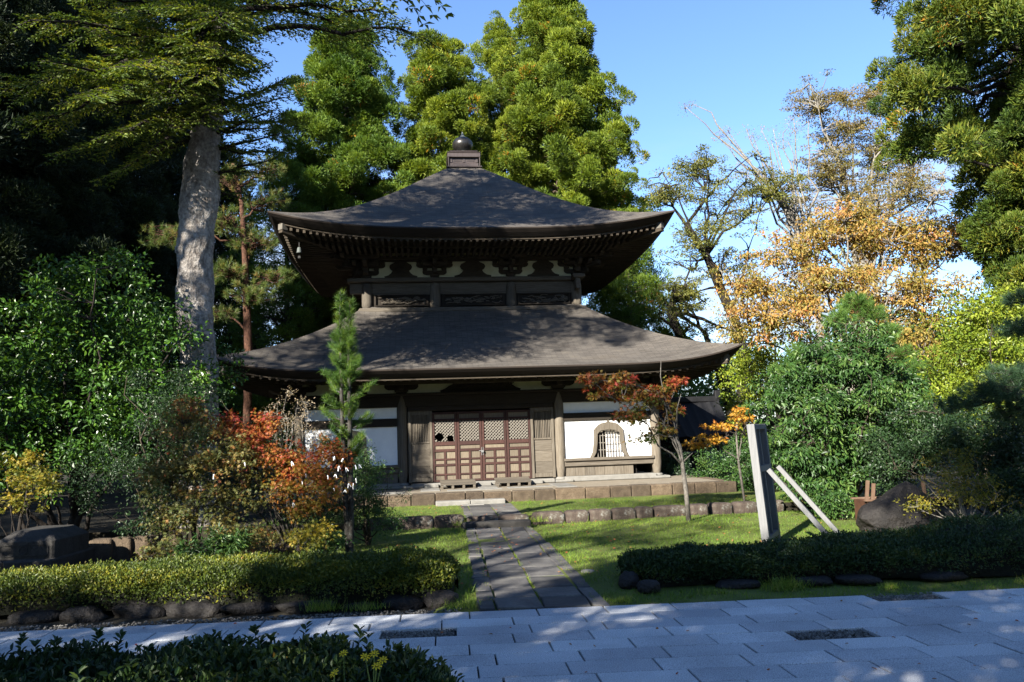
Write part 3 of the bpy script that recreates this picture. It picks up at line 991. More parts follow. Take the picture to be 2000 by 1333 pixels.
# ---- ground storey: middle bay
for sgn in (-1, 1):
    q = MB()
    q.box(sgn * 1.235, sgn * 1.30, -.09, .05, 0, 1.76, .006); q.box(sgn * 1.76, sgn * 1.83, -.08, .05, 0, 1.76, .006)
    q.box(sgn * 1.30, sgn * 1.76, -.07, .03, .955, 1.0, .005); q.box(sgn * 1.30, sgn * 1.76, -.065, .03, 1.66, 1.76); q.box(sgn * 1.30, sgn * 1.76, -.07, .03, .02, .12, .005)
    fr = part("side_panel_frame", q, "wood_v")
    q = MB()
    for k in range(11):
        x = sgn * (1.32 + .42 * k / 10)
        q.box(x - .012, x + .012, -.045, -.015, 1.0, 1.66, .004, rnd=rng.random())
    q.box(sgn * 1.30, sgn * 1.76, -.012, .02, 1.0, 1.66)
    part("slat_panel", q, "wood_v", fr)
    q = MB()
    for k, (za, zb) in enumerate(((.12, .40), (.403, .68), (.683, .955))):
        q.box(sgn * 1.30, sgn * 1.76, -.04 - .004 * k, .02, za, zb, .004, rnd=rng.random())
    part("board_panel", q, "wood_h", fr)
q = MB(); q.box(-1.83, 1.83, -.09, .05, 1.76, 1.869, .008)
part("door_lintel", q, "wood_dark")
q = MB(); q.box(-A_ + .2, A_ - .2, -.30, .10, -.114, -.012, .02)
for x in (-1.28, 0, 1.28):
    q.box(x - .17, x + .17, -.40, -.302, -.114, -.03, .01)
part("door_sill_stone", q, "stone_pale")

rail_z = [(0, .05), (.16, .20), (.385, .44), (.53, .57), (.735, .80), (.89, .985), (1.505, 1.55), (1.665, 1.72)]
for k in range(4):
    xa = -1.232 + k * .618
    xb = xa + .608
    q = MB()
    y0_, y1_ = -.075, -.03
    q.box(xa, xa + .055, y0_, y1_, 0, 1.72, .006, rnd=rng.random()); q.box(xb - .055, xb, y0_, y1_, 0, 1.72, .006, rnd=rng.random())
    for za, zb in rail_z:
        q.box(xa + .055, xb - .055, y0_ + .004, y1_, za, zb, .005, rnd=rng.random())
    xm = (xa + xb) / 2
    for (za, zb) in ((.05, .16), (.20, .385), (.44, .53), (.57, .735)):
        q.box(xm - .028, xm + .028, y0_ + .004, y1_, za, zb, .004, rnd=rng.random())
    leaf = part("door_leaf", q, "bengara")
    for (za, zb) in ((.05, .16), (.20, .385), (.44, .53), (.57, .735), (.80, .89), (1.55, 1.665)):
        for s_ in ((-1, 1) if za < .75 else (0,)):
            u0, u1 = ((xa + .055, xm - .028) if s_ < 0 else (xm + .028, xb - .055)) if s_ else (xa + .055, xb - .055)
            q = MB(); q.box(u0 + .002, u1 - .002, -.046, -.03, za + .002, zb - .002, 0, rnd=rng.random())
            part("door_panel", q, "door_panel", leaf)
    q = MB()      # diagonal lattice with small rosettes at the crossings
    la, lb, lz0, lz1 = xa + .06, xb - .06, .99, 1.50
    st = .078
    holes_ = [(xa + .17, 1.10, .10), (xb - .17, 1.06, .075)] if k == 0 else []
    for d_ in (-1, 1):
        for i in range(-12, 26):
            o_ = la + i * st
            seg = []
            for t in np.linspace(0, 1, 53):
                z = lz0 + (lz1 - lz0) * t
                x = o_ + d_ * (z - lz0) if d_ > 0 else o_ + (lz1 - z) - (lz1 - lz0) + (lz1 - lz0)
                ok = la <= x <= lb and all((x - hx) ** 2 + (z - hz) ** 2 > hr ** 2 for hx, hz, hr in holes_)
                if ok: seg.append((x, z))
                if (not ok or t == 1) and len(seg) > 1:
                    q.bar((seg[0][0], -.055 + .008 * d_, seg[0][1]), (seg[-1][0], -.055 + .008 * d_, seg[-1][1]), .012, .012)
                    seg = []
                elif not ok: seg = []
    for i in range(1, 13):
        for jz in range(1, 13):
            x, z = la + i * st / 2, lz0 + jz * st / 2
            if x > lb - .01 or z > lz1 - .01 or (i + jz) % 2: continue
            if any((x - hx) ** 2 + (z - hz) ** 2 < hr ** 2 for hx, hz, hr in holes_): continue
            q.add([(x - .017, -.066, z), (x, -.066, z - .017), (x + .017, -.066, z), (x, -.066, z + .017)], [(0, 1, 2, 3)])
    part("lattice", q, "lattice", leaf)
q = MB()
for x in (-.02, .02):
    q.bar((x, -.085, .62), (x, -.085, .82), .012, .012)
q.box(-.035, .035, -.12, -.08, .685, .745, .006); q.bar((-.09, -.10, .735), (.03, -.10, .735), .014, .014)
part("door_lock", q, "lock")

# ---- bracket sets
def arm(q, cx, y0_, y1_, z0_, h, half, tip=.09):
    """bracket arm along x with upturned rounded ends"""
    pts = [(cx - half, z0_ + h), (cx - half, z0_ + h * .55), (cx - half + tip * .35, z0_ + h * .2), (cx - half + tip, z0_), (cx + half - tip, z0_), (cx + half - tip * .35, z0_ + h * .2), (cx + half, z0_ + h * .55), (cx + half, z0_ + h)]
    q.prism(pts, y0_, y1_, rnd=rng.random())


def block(q, cx, cy, z0_, s_, h):
    b_ = s_ * .36
    a_ = s_ * .5
    V = [(cx - b_, cy - b_, z0_), (cx + b_, cy - b_, z0_), (cx + b_, cy + b_, z0_), (cx - b_, cy + b_, z0_)]
    V += [(cx + x * a_, cy + y * a_, z0_ + h * .45) for x, y in ((-1, -1), (1, -1), (1, 1), (-1, 1))]
    V += [(cx + x * a_, cy + y * a_, z0_ + h) for x, y in ((-1, -1), (1, -1), (1, 1), (-1, 1))]
    Fs = [(3, 2, 1, 0), (8, 9, 10, 11)]
    for k in (0, 4):
        Fs += [(k + i, k + (i + 1) % 4, k + 4 + (i + 1) % 4, k + 4 + i) for i in range(4)]
    q.add(V, Fs, rnd=rng.random())


def bracket_upper(M_, x, corner):
    q = MB(); q.M = M_
    y = YU
    z = 5.445
    block(q, x, y - .02, z, .26, .12)
    arm(q, x, y - .09, y + .02, z + .085, .115, .33)
    for d_ in (-.26, 0, .26): block(q, x + d_, y - .05, z + .20, .135, .085)
    arm(q, x, y - .085, y + .02, z + .285, .10, .50)
    for d_ in (-.43, -.21, 0, .21, .43): block(q, x + d_, y - .05, z + .385, .125, .08)
    # stepping outwards
    q.bar((x, y + .05, z + .15), (x, y - .36, z + .15), .10, .11, rnd=rng.random())
    block(q, x, y - .30, z + .205, .14, .085)
    arm(q, x, y - .355, y - .255, z + .29, .10, .36)
    for d_ in (-.29, 0, .29): block(q, x + d_, y - .305, z + .39, .125, .08)
    q.bar((x, y + .05, z + .34), (x, y - .66, z + .30), .095, .105, rnd=rng.random())
    block(q, x, y - .58, z + .365, .13, .08)
    arm(q, x, y - .63, y - .53, z + .445, .09, .36)
    for d_ in (-.29, 0, .29): block(q, x + d_, y - .58, z + .535, .12, .07)
    # carved nose
    V = [(y - .66, z + .35), (y - .80, z + .40), (y - .86, z + .33), (y - .74, z + .25), (y - .62, z + .25)]
    n0 = [(x - .045, a, b_) for a, b_ in V] + [(x + .045, a, b_) for a, b_ in V]
    q.add(n0, [(i, (i + 1) % 5, 5 + (i + 1) % 5, 5 + i) for i in range(5)])
    q.Fc.append(np.array([[0, 1, 2, 3, 4], [9, 8, 7, 6, 5]]) + q.n - 10)
    if corner:
        for k, (l, zz) in enumerate(((.42, .15), (.80, .30), (1.15, .46))):
            q.bar((x - corner * .03, y + .03, z + zz), (x + corner * l * .72, y - l * .72, z + zz - .01), .11, .12, rnd=rng.random())
            block(q, x + corner * l * .62, y - l * .62, z + zz + .055, .14, .085)
        arm(q, x + corner * .30, y - .355, y - .255, z + .29, .10, .34)
        arm(q, x + corner * .58, y - .63, y - .53, z + .445, .09, .40)
    return part("bracket_set", q, "wood_eave")


for M_ in SIDES:
    for x, cn in ((-U2, -1), (-U1, 0), (U1, 0), (U2, 1)):
        bracket_upper(M_, x, cn)

q = MB()      # purlins carried by the brackets
for M_ in SIDES:
    q.M = M_
    q.box(-U2 - .62, U2 + .62 - 0, YU - .64, YU - .53, 6.045, 6.13, .01)
    q.box(-U2 - .3, U2 + .3, YU - .35, YU - .26, 5.91, 6.0, .01)
    q.box(-U2, U2, YU - .08, YU + .02, 5.905, 6.02, .01)
part("eave_purlin", q, "wood_eave")


def kaerumata(M_, x, y, z0_, s_, tall, flare=1.0):
    """frog-leg strut: carved silhouette board"""
    half = [(.39, 0), (.40, .045), (.30, .07), (.235, .12), (.20, .18), (.25, .215), (.275, .27), (.25, .325), (.17, .365), (.12, .40), (0, .405)]
    pts = [(x + a * s_ * flare, z0_ + b_ * tall) for a, b_ in half] + [(x - a * s_ * flare, z0_ + b_ * tall) for a, b_ in half[-2::-1]]
    q = MB(); q.M = M_
    q.prism(pts, y - .075, y - .02)
    g = np.random.default_rng(int(abs(x) * 100) + 5)
    for a in np.linspace(0, 6.28, 9)[:-1]:
        q.tube([(x + .06 * s_ * math.cos(a), y - .082, z0_ + .2 * tall + .05 * math.sin(a)), (x + .12 * s_ * math.cos(a + .5), y - .095, z0_ + .2 * tall + .09 * math.sin(a + .5)), (x + .15 * s_ * math.cos(a + 1.0), y - .08, z0_ + .2 * tall + .12 * math.sin(a + 1.0))], [.016, .014, .006], 5)
    return part("frog_leg_strut", q, "wood_eave")


for M_ in SIDES:
    for x in (-(U1 + U2) / 2, 0, (U1 + U2) / 2):
        kaerumata(M_, x, YU, 5.445, 1.12 if x else 1.28, 1.15)

# ---- upper storey walls
q = MB()
for M_ in SIDES:
    q.M = M_
    q.box(-U2, U2, YU - .01, YU + .06, 5.44, 6.15)
part("upper_frieze", q, "cream", label="pale plaster frieze behind the upper brackets")
q = MB()
for M_ in SIDES:
    q.M = M_
    q.box(-U2 - .52, U2 + .18, YU - .17, YU + .17, 5.325, 5.445, .025)
part("upper_wall_plate", q, "wood_h")
q = MB()
for M_ in SIDES:
    q.M = M_
    q.box(-U2 - .46, U2 - .01, YU - .04, YU + .09, 5.03, 5.318, .012)
    for x, w_ in ((-(U1 + U2) / 2, 1.7), (0, 1.9), ((U1 + U2) / 2, 1.7)):
        q.box(x - w_ / 2, x + w_ / 2, YU - .06, YU - .01, 4.99, 5.025, .005)
part("upper_tie_beam", q, "wood_h")
q = MB()
for M_ in SIDES:
    q.M = M_
    q.box(-U2, U2, YU - .005, YU + .06, 4.40, 5.03)
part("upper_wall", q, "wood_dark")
gq = np.random.default_rng(3)
for M_ in SIDES[:1] + SIDES[1:2] + SIDES[3:]:
    for x, w_ in ((-(U1 + U2) / 2, 1.46), (0, 1.72), ((U1 + U2) / 2, 1.46)):
        q = MB(); q.M = M_
        q.box(x - w_ / 2, x + w_ / 2, YU - .075, YU - .01, 4.665, 4.70, .004); q.box(x - w_ / 2, x + w_ / 2, YU - .075, YU - .01, 4.95, 4.985, .004)
        q.box(x - w_ / 2, x - w_ / 2 + .05, YU - .075, YU - .01, 4.70, 4.95, .004); q.box(x + w_ / 2 - .05, x + w_ / 2, YU - .075, YU - .01, 4.70, 4.95, .004)
        fr = part("carved_panel_frame", q, "wood_dark")
        q = MB(); q.M = M_
        for k in range(46):
            u = x - w_ / 2 + .08 + (w_ - .16) * gq.random()
            z = 4.73 + .19 * gq.random()
            l = gq.uniform(.08, .22)
            u1_ = min(u + l, x + w_ / 2 - .06)
            zz = z + gq.normal(0, .012)
            mid_ = ((u + u1_) / 2, YU - .045, (z + zz) / 2 + gq.normal(0, .022))
            q.tube([(u, YU - .04, z), mid_, (u1_, YU - .04, zz)], [.012, .017, .008], 5)
        part("carving", q, "wood_h", fr)
q = MB()
for M_ in SIDES:
    q.M = M_
    q.box(-U2 - .2, U2 + .05, YU - .24, YU + .05, 4.49, 4.602, .015)
    q.box(-U2 - .14, U2 + .1, YU - .20, YU - .02, 4.40, 4.49)
part("base_rail", q, "wood_h")

# ---- lower brackets and struts
for M_ in SIDES:
    for x in (-B_, -A_, A_, B_):
        q = MB(); q.M = M_
        block(q, x, -.02, 2.215, .34, .12)
        arm(q, x, -.11, .0, 2.30, .13, .42, .1)
        for d_ in (-.33, 0, .33): block(q, x + d_, -.06, 2.43, .16, .09)
        q.bar((x, .05, 2.37), (x, -.42, 2.37), .12, .13, rnd=rng.random())
        block(q, x, -.36, 2.435, .15, .08)
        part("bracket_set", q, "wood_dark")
q = MB()
for M_ in SIDES:
    q.M = M_
    q.box(-B_ - .3, B_ + .3, -.11, .0, 2.52, 2.63, .01); q.box(-B_ - .5, B_ + .5, -.42, -.31, 2.515, 2.59, .01)
part("lower_purlin", q, "wood_dark")
q = MB()      # wide carved strut over the doors
half = [(1.0, 0), (1.02, .04), (.90, .08), (.80, .15), (.70, .19), (.72, .26), (.60, .30), (0, .30)]
q.prism([(a, 2.218 + b_) for a, b_ in half] + [(-a, 2.218 + b_) for a, b_ in half[-2::-1]], -.10, -.025)
for k in range(40):
    u, z = gq.uniform(-.75, .75), 2.26 + .2 * gq.random()
    q.tube([(u, -.105, z), (u + .06, -.125, z + gq.normal(0, .03)), (u + .14, -.105, z + gq.normal(0, .03))], [.014, .022, .008], 5)
part("carved_strut", q, "wood_dark")
for x in (-3.22, 3.22):
    q = MB()
    half = [(.4, 0), (.41, .04), (.3, .08), (.22, .16), (.2, .24), (.1, .30), (0, .30)]
    q.prism([(x + a, 2.218 + b_) for a, b_ in half] + [(x - a, 2.218 + b_) for a, b_ in half[-2::-1]], -.09, -.025)
    part("frog_leg_strut", q, "wood_dark")

# ------------------------------------------------------------------ wind bell at the left corner of the upper eave
def hall_pt(x, y, z):
    return HM @ Vector((x, y, z))
wb = thing("wind_bell", "small bronze wind bell hanging from the left corner of the upper eave", "bell", hall_pt(-4.45, -.05, 6.0), TH)
q = MB(); q.tube([(0, 0, .14), (0, 0, -.06)], .008, 6); q.build("hanger", MAT["iron"], wb)
q = MB(); q.lathe([(.001, -.05), (.035, -.055), (.05, -.09), (.058, -.16), (.075, -.20), (.07, -.20)], 14); q.build("bell_body", MAT["verdigris"], wb, True)
q = MB(); q.tube([(0, 0, -.10), (0, 0, -.27)], .004, 5); q.box(-.03, .03, -.004, .004, -.33, -.27); q.build("clapper", MAT["iron"], wb)

# ------------------------------------------------------------------ stone platform under the hall
PF, PS, PTOP, PBOT = -2.45, 5.58, -.115, -.372
plat = thing("stone_platform", "low platform of squared brown stone blocks carrying the temple hall", "platform", (HX, HY, HZ), TH)
q = MB()
q.box(-PS + .2, PS - .2, PF + .2, 2 * B_ + 1.2, PBOT, PTOP - .004)
q.build("platform_floor", MAT["earth_floor"], plat)
g = np.random.default_rng(5)
wid = [.62, .48, .55, .66, .44, .58, .50, .52, .66, .40, .62, .50, .46, .68, .56, .48, .45, .50, .52, .50, .60, .46, .5, .5]
x = -PS; i = 0
while x < PS - .1:
    w = wid[i % len(wid)]
    x1 = min(x + w, PS)
    if PS - x1 < .25: x1 = PS
    q = MB(); d = g.uniform(-.015, .015)
    q.box(x + .005, x1 - .005, PF + d, PF + .32, PBOT - .05, PTOP + g.uniform(-.008, .008), .02, rnd=g.random())
    q.build("platform_block", MAT["stone_block"], plat)
    x = x1; i += 1
for sg in (-1, 1):
    y = PF + .325
    while y < 2 * B_ + 1.2:
        w = g.uniform(.5, .8)
        q = MB()
        xa, xb = sorted((sg * PS, sg * (PS - .3)))
        q.box(xa, xb, y + .005, y + w - .005, PBOT - .05, PTOP + g.uniform(-.008, .008), .02, rnd=g.random())
        q.build("platform_block", MAT["stone_block"], plat)
        y += w
# flat pale paving pieces let into the earth in front of the doors
for (xa, xb, ya, yb) in ((-1.55, -1.1, -1.5, -.6), (-.95, .3, -1.75, -1.45), (.45, 1.5, -1.6, -1.3), (1.55, 2.0, -2.0, -.6), (-.2, .25, -1.3, -.5), (-2.6, -1.9, -1.9, -1.4)):
    q = MB(); q.box(xa, xb, ya, yb, PTOP - .05, PTOP + .012, .008, rnd=g.random())
    q.build("paving_stone", MAT["stone_pale"], plat)

# pale step stones at the foot of the platform
for sx, lab in ((-.80, "left half of the pale mossy step at the foot of the platform"), (-.05, "right half of the pale mossy step at the foot of the platform")):
    q = MB(); q.box(-.372, .372, -.16, .14, -.12, .115, .018, rnd=.5)
    o = q.build("step_stone", MAT["stone_pale"])
    p = hall_pt(sx - .08 + .02, PF - .18, PBOT)
    o.location = p; o.rotation_euler = (0, 0, TH)
    tag(o, lab, "step stone", "pale step stones at the platform")
q = MB(); q.box(-.24, .24, -.09, .09, -.1, .045, .012)
o = q.build("step_stone", MAT["stone_pale"]); p = hall_pt(-.45, PF - .46, PBOT); o.location = p; o.rotation_euler = (0, 0, TH + .03)
tag(o, "small flat pale stone lying in front of the mossy platform step", "step stone")

# two grey step boards before the doors
for sx, lab in ((-.66, "grey slatted wooden step board before the left pair of doors"), (.66, "grey slatted wooden step board before the right pair of doors")):
    t_ = thing("step_board", lab, "step board", hall_pt(sx, -.72, PTOP), TH, "wooden step boards before the doors")
    q = MB()
    for k in range(3):
        V = []
        ya, yb = -.26 + k * .175, -.26 + k * .175 + .168
        za, zb = .085 + (ya + .26) * .14, .085 + (yb + .26) * .14
        for (yy, zz) in ((ya, za), (yb, zb)):
            for xx in (-.42, .42):
                for dz in (0, .03): V.append((xx, yy, zz + dz))
        q.add(V, [(0, 4, 6, 2), (1, 3, 7, 5), (0, 2, 3, 1), (4, 5, 7, 6), (0, 1, 5, 4), (2, 6, 7, 3)], rnd=g.random())
    q.build("tread", MAT["wood_h"], t_)
    for xx in (-.38, -.13, .13, .38):
        q = MB(); q.box(xx - .03, xx + .03, -.25, .24, 0, .084, .004); q.build("bearer", MAT["wood_h"], t_)

# ------------------------------------------------------------------ kerb stones along the terrace edge
kl = [(1040, 1102, "kerb stone beside the path on its right, reddish with lichen"), (1103, 1148, "second kerb stone right of the path, rounded and dark"), (1149, 1192, "third kerb stone right of the path, grey and rounded"),
      (1193, 1239, "fourth kerb stone right of the path, spotted with lichen"), (1240, 1273, "narrow lichen-white kerb stone, fifth right of the path"), (1275, 1339, "long lichen-white kerb stone just left of the thin maple trunk"),
      (1343, 1382, "kerb stone just right of the thin maple trunk"), (1383, 1428, "dark kerb stone, second right of the thin maple trunk"), (1430, 1477, "kerb stone nearest the grey display board"), (1480, 1530, "kerb stone behind the grey display board")]
kr = [(780, 846, "kerb stone left of the path, half under the green shrub"), (848, 905, "lichen-spotted kerb stone touching the path's left edge"), (718, 778, "kerb stone hidden behind the green shrub left of the path")]
for i, (xa, xb, lab) in enumerate(kl + kr):
    left = i >= len(kl)
    Y = 14.35
    for _ in range(6):
        pm = at((xa + xb) / 2, 1000, Y); Y = kerb_y(pm[0]) + .08
    w = (xb - xa) / F_PX * Y
    hgt = .23 if not left else .25
    rock_thing("kerb_stone", lab, "kerb stone", (pm[0], Y, hgt / 2 - .055), (w * 1.02, .26, hgt * 1.1), 60 + i, "lichen_kerb", "kerb stones along the terrace edge", boxy=.38, amp=.05, rz=.17 if not left else .05)
for i, (px, lab) in enumerate(((942, "top step kerb on the path, lichen-spotted left stone"), (1002, "top step kerb on the path, dark right stone"))):
    pm = at(px, 1012, 14.42)
    q = MB(); rock_shape(q, (0, 0, 0), (.56, .26, .24), 90 + i, boxy=.3, amp=.03)
    o = q.build("kerb_stone", MAT["lichen_kerb"], None, True); o.location = (pm[0], 14.44 + .06 * i, .045); o.rotation_euler = (0, 0, .12)
    tag(o, lab, "kerb stone", "kerb stones along the terrace edge")
q = MB(); rock_shape(q, (0, 0, 0), (1.22, .24, .17), 95, boxy=.22, amp=.025, n=28, k=14)
o = q.build("step_stone", MAT["stone_dark"], None, True); o.location = (at(970, 1025, 14.1)[0], 14.12, .02); o.rotation_euler = (0, 0, .07)
tag(o, "long dark step stone crossing the path below the terrace kerb", "step stone")

# ------------------------------------------------------------------ display board seen from behind, on the right of the lawn
bb = thing("display_board", "weathered grey wooden notice board on posts, seen from behind with two props", "notice board", (3.22, 10.6, 0), R(-62))
# local frame: x runs along the board away from the viewer, y towards its back
bm = Matrix.Rotation(R(-3.5), 4, 'X')
def board_part(name, mat, boxes, parent=bb):
    q = MB(); q.M = np.array(bm)
    for b_ in boxes: q.box(*b_, .004)
    return q.build(name, MAT[mat], parent)
bb.rotation_euler = (0, 0, R(64))
H_ = 1.62
board_part("post", "board_paint", [(-.055, .055, -.05, .05, -.05, H_)])
board_part("post", "board_paint", [(.82, .93, -.05, .05, -.05, H_ - .003)])
board_part("panel", "board_paint", [(.055, .82, .025, .045, .06, H_ - .06)])
board_part("rail", "board_paint", [(.055, .82, -.048, .024, H_ - .075, H_ - .004)])
board_part("rail", "board_paint", [(.055, .82, -.046, .024, .98, 1.06)])
board_part("rail", "board_paint", [(.055, .82, -.046, .024, .08, .15)])
board_part("batten", "board_paint", [(.41, .46, -.03, .024, .15, .98)])
board_part("batten", "board_paint", [(.41, .46, -.03, .024, 1.06, H_ - .075)])
for xx in (.0, .86):
    q = MB(); q.bar((xx + .0, -.085, 1.02), (xx + .0, -.92, -.03), .058, .058); q.build("prop", MAT["board_paint"], bb)

# small white stones lying behind the right-hand hedge
for i, (px, py, s_, lab) in enumerate(((1425, 1063, .09, "small pale stone lying on the grass left of the display board"), (1148, 1110, .16, "small flat grey stone lying on the lawn right of the path"))):
    Y = 1.6 / ((py - 850 + .034 * (px - 1000)) / F_PX) * .99
    pm = at(px, py, Y)
    rock_thing("small_stone", lab, "stone", (pm[0], Y, .012), (s_, s_ * .7, .06), 130 + i, "stone_pale", None, boxy=.8)

# ------------------------------------------------------------------ big pointed boulder and the rusty box behind it
q = MB()
g = np.random.default_rng(8)
n, k = 72, 44
th_ = np.arange(n) / n * 2 * math.pi
vv = np.linspace(-.12, 1.0, k)
U_, Vv = np.meshgrid(th_, vv)
prof = np.interp(Vv, [-.12, .1, .3, .5, .65, .8, .92, 1.0], [1.0, 1.02, .94, .80, .60, .40, .21, .02])
ecc = 1 + .10 * np.sin(U_ * 2 + 1 + Vv) + .08 * np.sin(U_ * 3 + 4 * Vv) + .05 * np.sin(U_ * 5 + 7 * Vv + 1) + .03 * np.sin(U_ * 9 - 12 * Vv)
facet = .06 * np.abs(np.sin(U_ * 2.5 + 3 * Vv + .6)) + .035 * np.abs(np.sin(U_ * 6 + 5 * Vv))
ecc = ecc - facet + g.normal(0, .006, ecc.shape)
lefty = np.clip(-np.cos(U_), 0, 1)
PX = .60 * prof * np.cos(U_) * ecc - .16 * lefty * np.clip(1 - ((Vv - .38) / .3) ** 2, 0, 1) + .12 * np.clip(Vv, 0, 1) ** 2
PY = .42 * prof * np.sin(U_) * ecc
PZ = Vv * .70 + .03 * np.sin(U_ * 4 + 6 * Vv) * (1 - Vv)
P = np.stack([PX, PY, PZ], -1)
i_ = np.arange(k - 1)[:, None] * n; j_ = np.arange(n)[None, :]; jn = (j_ + 1) % n
q.add(P.reshape(-1, 3), np.stack([i_ + j_, i_ + jn, i_ + n + jn, i_ + n + j_], -1).reshape(-1, 4))
o = q.build("boulder", MAT["rock"], None, True)
o.location = (5.66, 12.0, 0); o.rotation_euler = (0, 0, .15)
tag(o, "big dark pointed boulder standing behind the right-hand hedge", "boulder")
tb = thing("wooden_trough", "rusty orange wooden box with upright slats, half hidden behind the pointed boulder", "trough", (5.86, 12.9, -.1), .06)
q = MB()
q.box(-.42, .62, -.22, -.19, .1, .46, .004); q.box(-.42, .62, .19, .22, .1, .46, .004); q.box(-.42, -.39, -.19, .19, .1, .46); q.box(.59, .62, -.19, .19, .1, .46); q.box(-.39, .59, -.19, .19, .1, .13)
q.build("box", MAT["rust"], tb)
q = MB(); q.box(-.46, .66, -.25, -.185, .46, .49, .005); q.box(-.46, .66, .185, .25, .46, .49, .005); q.build("rim", MAT["stick"], tb)
for (x, l, ln) in ((-.40, .30, .05), (-.30, .25, .04), (.56, .25, -.02)):
    q = MB(); q.bar((x, -.15, .44), (x + ln, -.15, .48 + l), .05, .028); q.build("upright_slat", MAT["stick"], tb)
for (x, yy) in ((-.36, -.15), (.56, -.15), (-.36, .15), (.56, .15)):
    q = MB(); q.box(x - .03, x + .03, yy - .03, yy + .03, 0, .1); q.build("leg", MAT["rust"], tb)

# ------------------------------------------------------------------ carved stone plinth on the left
pl = thing("stone_plinth", "old two-tier carved stone plinth with a chamfered cap behind the left hedge", "plinth", (-5.68, 9.9, 0), R(2))
q = MB(); q.box(-1.5, -.60, 0, 1.1, -.05, .27, .02); q.build("base_slab", MAT["stone_dark"], pl)
q = MB(); q.box(-.592, 0, -.002, 1.102, -.05, .272, .02); q.build("base_slab", MAT["stone_dark"], pl)
q = MB()
def ring_(hx0, hx1, hy0, hy1, c, z): return [(hx0 + c, hy0, z), (hx1 - c, hy0, z), (hx1, hy0 + c, z), (hx1, hy1 - c, z), (hx1 - c, hy1, z), (hx0 + c, hy1, z), (hx0, hy1 - c, z), (hx0, hy0 + c, z)]
lv = [(0, .272), (0, .485), (.015, .495), (.15, .60), (.16, .604), (.5, .606)]
V = []
for d_, z in lv:
    V += ring_(-.76 + d_, -.03 - d_ * .8, .10 + d_, 1.0 - d_, .03, z) if d_ < .4 else [(-.4, .55, z)] * 8
Fq = []
for a in range(len(lv) - 1):
    Fq += [(a * 8 + i, a * 8 + (i + 1) % 8, a * 8 + 8 + (i + 1) % 8, a * 8 + 8 + i) for i in range(8)]
q.add(V, Fq)
cap = q.build("cap_block", MAT["stone_dark"], pl)
md = cap.modifiers.new("bevel", 'BEVEL'); md.width = .012; md.segments = 2; md.angle_limit = R(25)
q = MB()      # raised border of the carved panel
for (a, b_) in (((-.66, .445), (-.13, .445)), ((-.66, .315), (-.13, .315)), ((-.69, .42), (-.69, .34)), ((-.10, .42), (-.10, .34)), ((-.69, .42), (-.66, .445)), ((-.69, .34), (-.66, .315)), ((-.13, .445), (-.10, .42)), ((-.13, .315), (-.10, .34))):
    q.bar((a[0], .096, a[1]), (b_[0], .096, b_[1]), .012, .012)
q.tube([(-.40 + .05 * math.cos(t), .096, .38 + .05 * math.sin(t)) for t in np.linspace(0, 6.283, 21)], .008, 5)
q.build("panel_carving", MAT["stone_dark"], cap)

# low squared stones holding the bank to the right of the plinth
bs = [(200, "left, half hidden by the carved plinth"), (238, "middle, squarest"), (283, "third from the plinth"), (330, "last, half under maple leaves")]
for i, (px, lab) in enumerate(bs):
    Y = 11.35 + i * .1
    pm = at(px, 1070, Y)
    q = MB(); rock_shape(q, (0, 0, 0), (.325, .24, .38), 150 + i, boxy=.3, amp=.04)
    o = q.build("bank_stone", MAT["stone_block"], None, True); o.location = (pm[0], Y, .15); o.rotation_euler = (0, 0, .1)
    tag(o, "squared tan bank stone beside the plinth, " + lab, "stone block", "squared stones along the left bank")
pm = at(560, 1045, 11.4)
rock_thing("flat_rock", "smooth dark reddish rock lying in the shade under the red maple", "rock", (pm[0], 11.4, .07), (.62, .45, .24), 171, "rockred", None, boxy=.7, amp=.08)
pm = at(760, 1022, 13.2)

# ------------------------------------------------------------------ edging rocks under the two hedges
er = [(-4.75, .42), (-4.25, .36), (-3.75, .42), (-3.2, .56), (-2.62, .5), (-2.08, .5), (-1.6, .42), (-1.15, .38), (-.78, .28)]
nm = ["first from the photo's left edge, low and brown", "second from the left edge, flat-topped", "third from the left edge, split by shadow", "longest one, under the lit middle of the left hedge", "fifth from the left edge, rounded", "sixth from the left edge", "seventh, beside a grass tuft", "last but one before the path", "smallest, at the path end of the left hedge"]
for i, ((x, w), l_) in enumerate(zip(er, nm)):
    rock_thing("edging_rock", "dark rock edging the left hedge, " + l_, "rock", (x, 8.06 + rng.normal(0, .03), -.02), (w * 1.2, .26, .12 + .07 * rng.random()), 200 + i, "rock", "edging rocks below the left hedge", boxy=.75, amp=.24, rz=rng.normal(0, .2))
er = [(1.12, 8.42, .20, .22, "upright one at the end nearest the path"), (1.28, 8.18, .22, .14, "low one at the hedge foot nearest the path"), (2.2, 8.1, .5, .15, "flat one under the hedge, left of the bright tuft"), (2.95, 8.12, .36, .15, "right of the bright grass tuft"), (3.4, 8.12, .4, .16, "long one under the middle of the hedge"), (4.3, 8.15, .45, .16, "last one towards the photo's right edge")]
for i, (x, y, w, h, l_) in enumerate(er):
    h *= .45 if i > 1 else .8; y += .17 if i > 1 else 0
    rock_thing("edging_rock", "dark rock edging the right hedge, " + l_, "rock", (x, y, h * .3), (w, .26, h * 1.2), 230 + i, "rock", "edging rocks below the right hedge", boxy=.75, amp=.24)

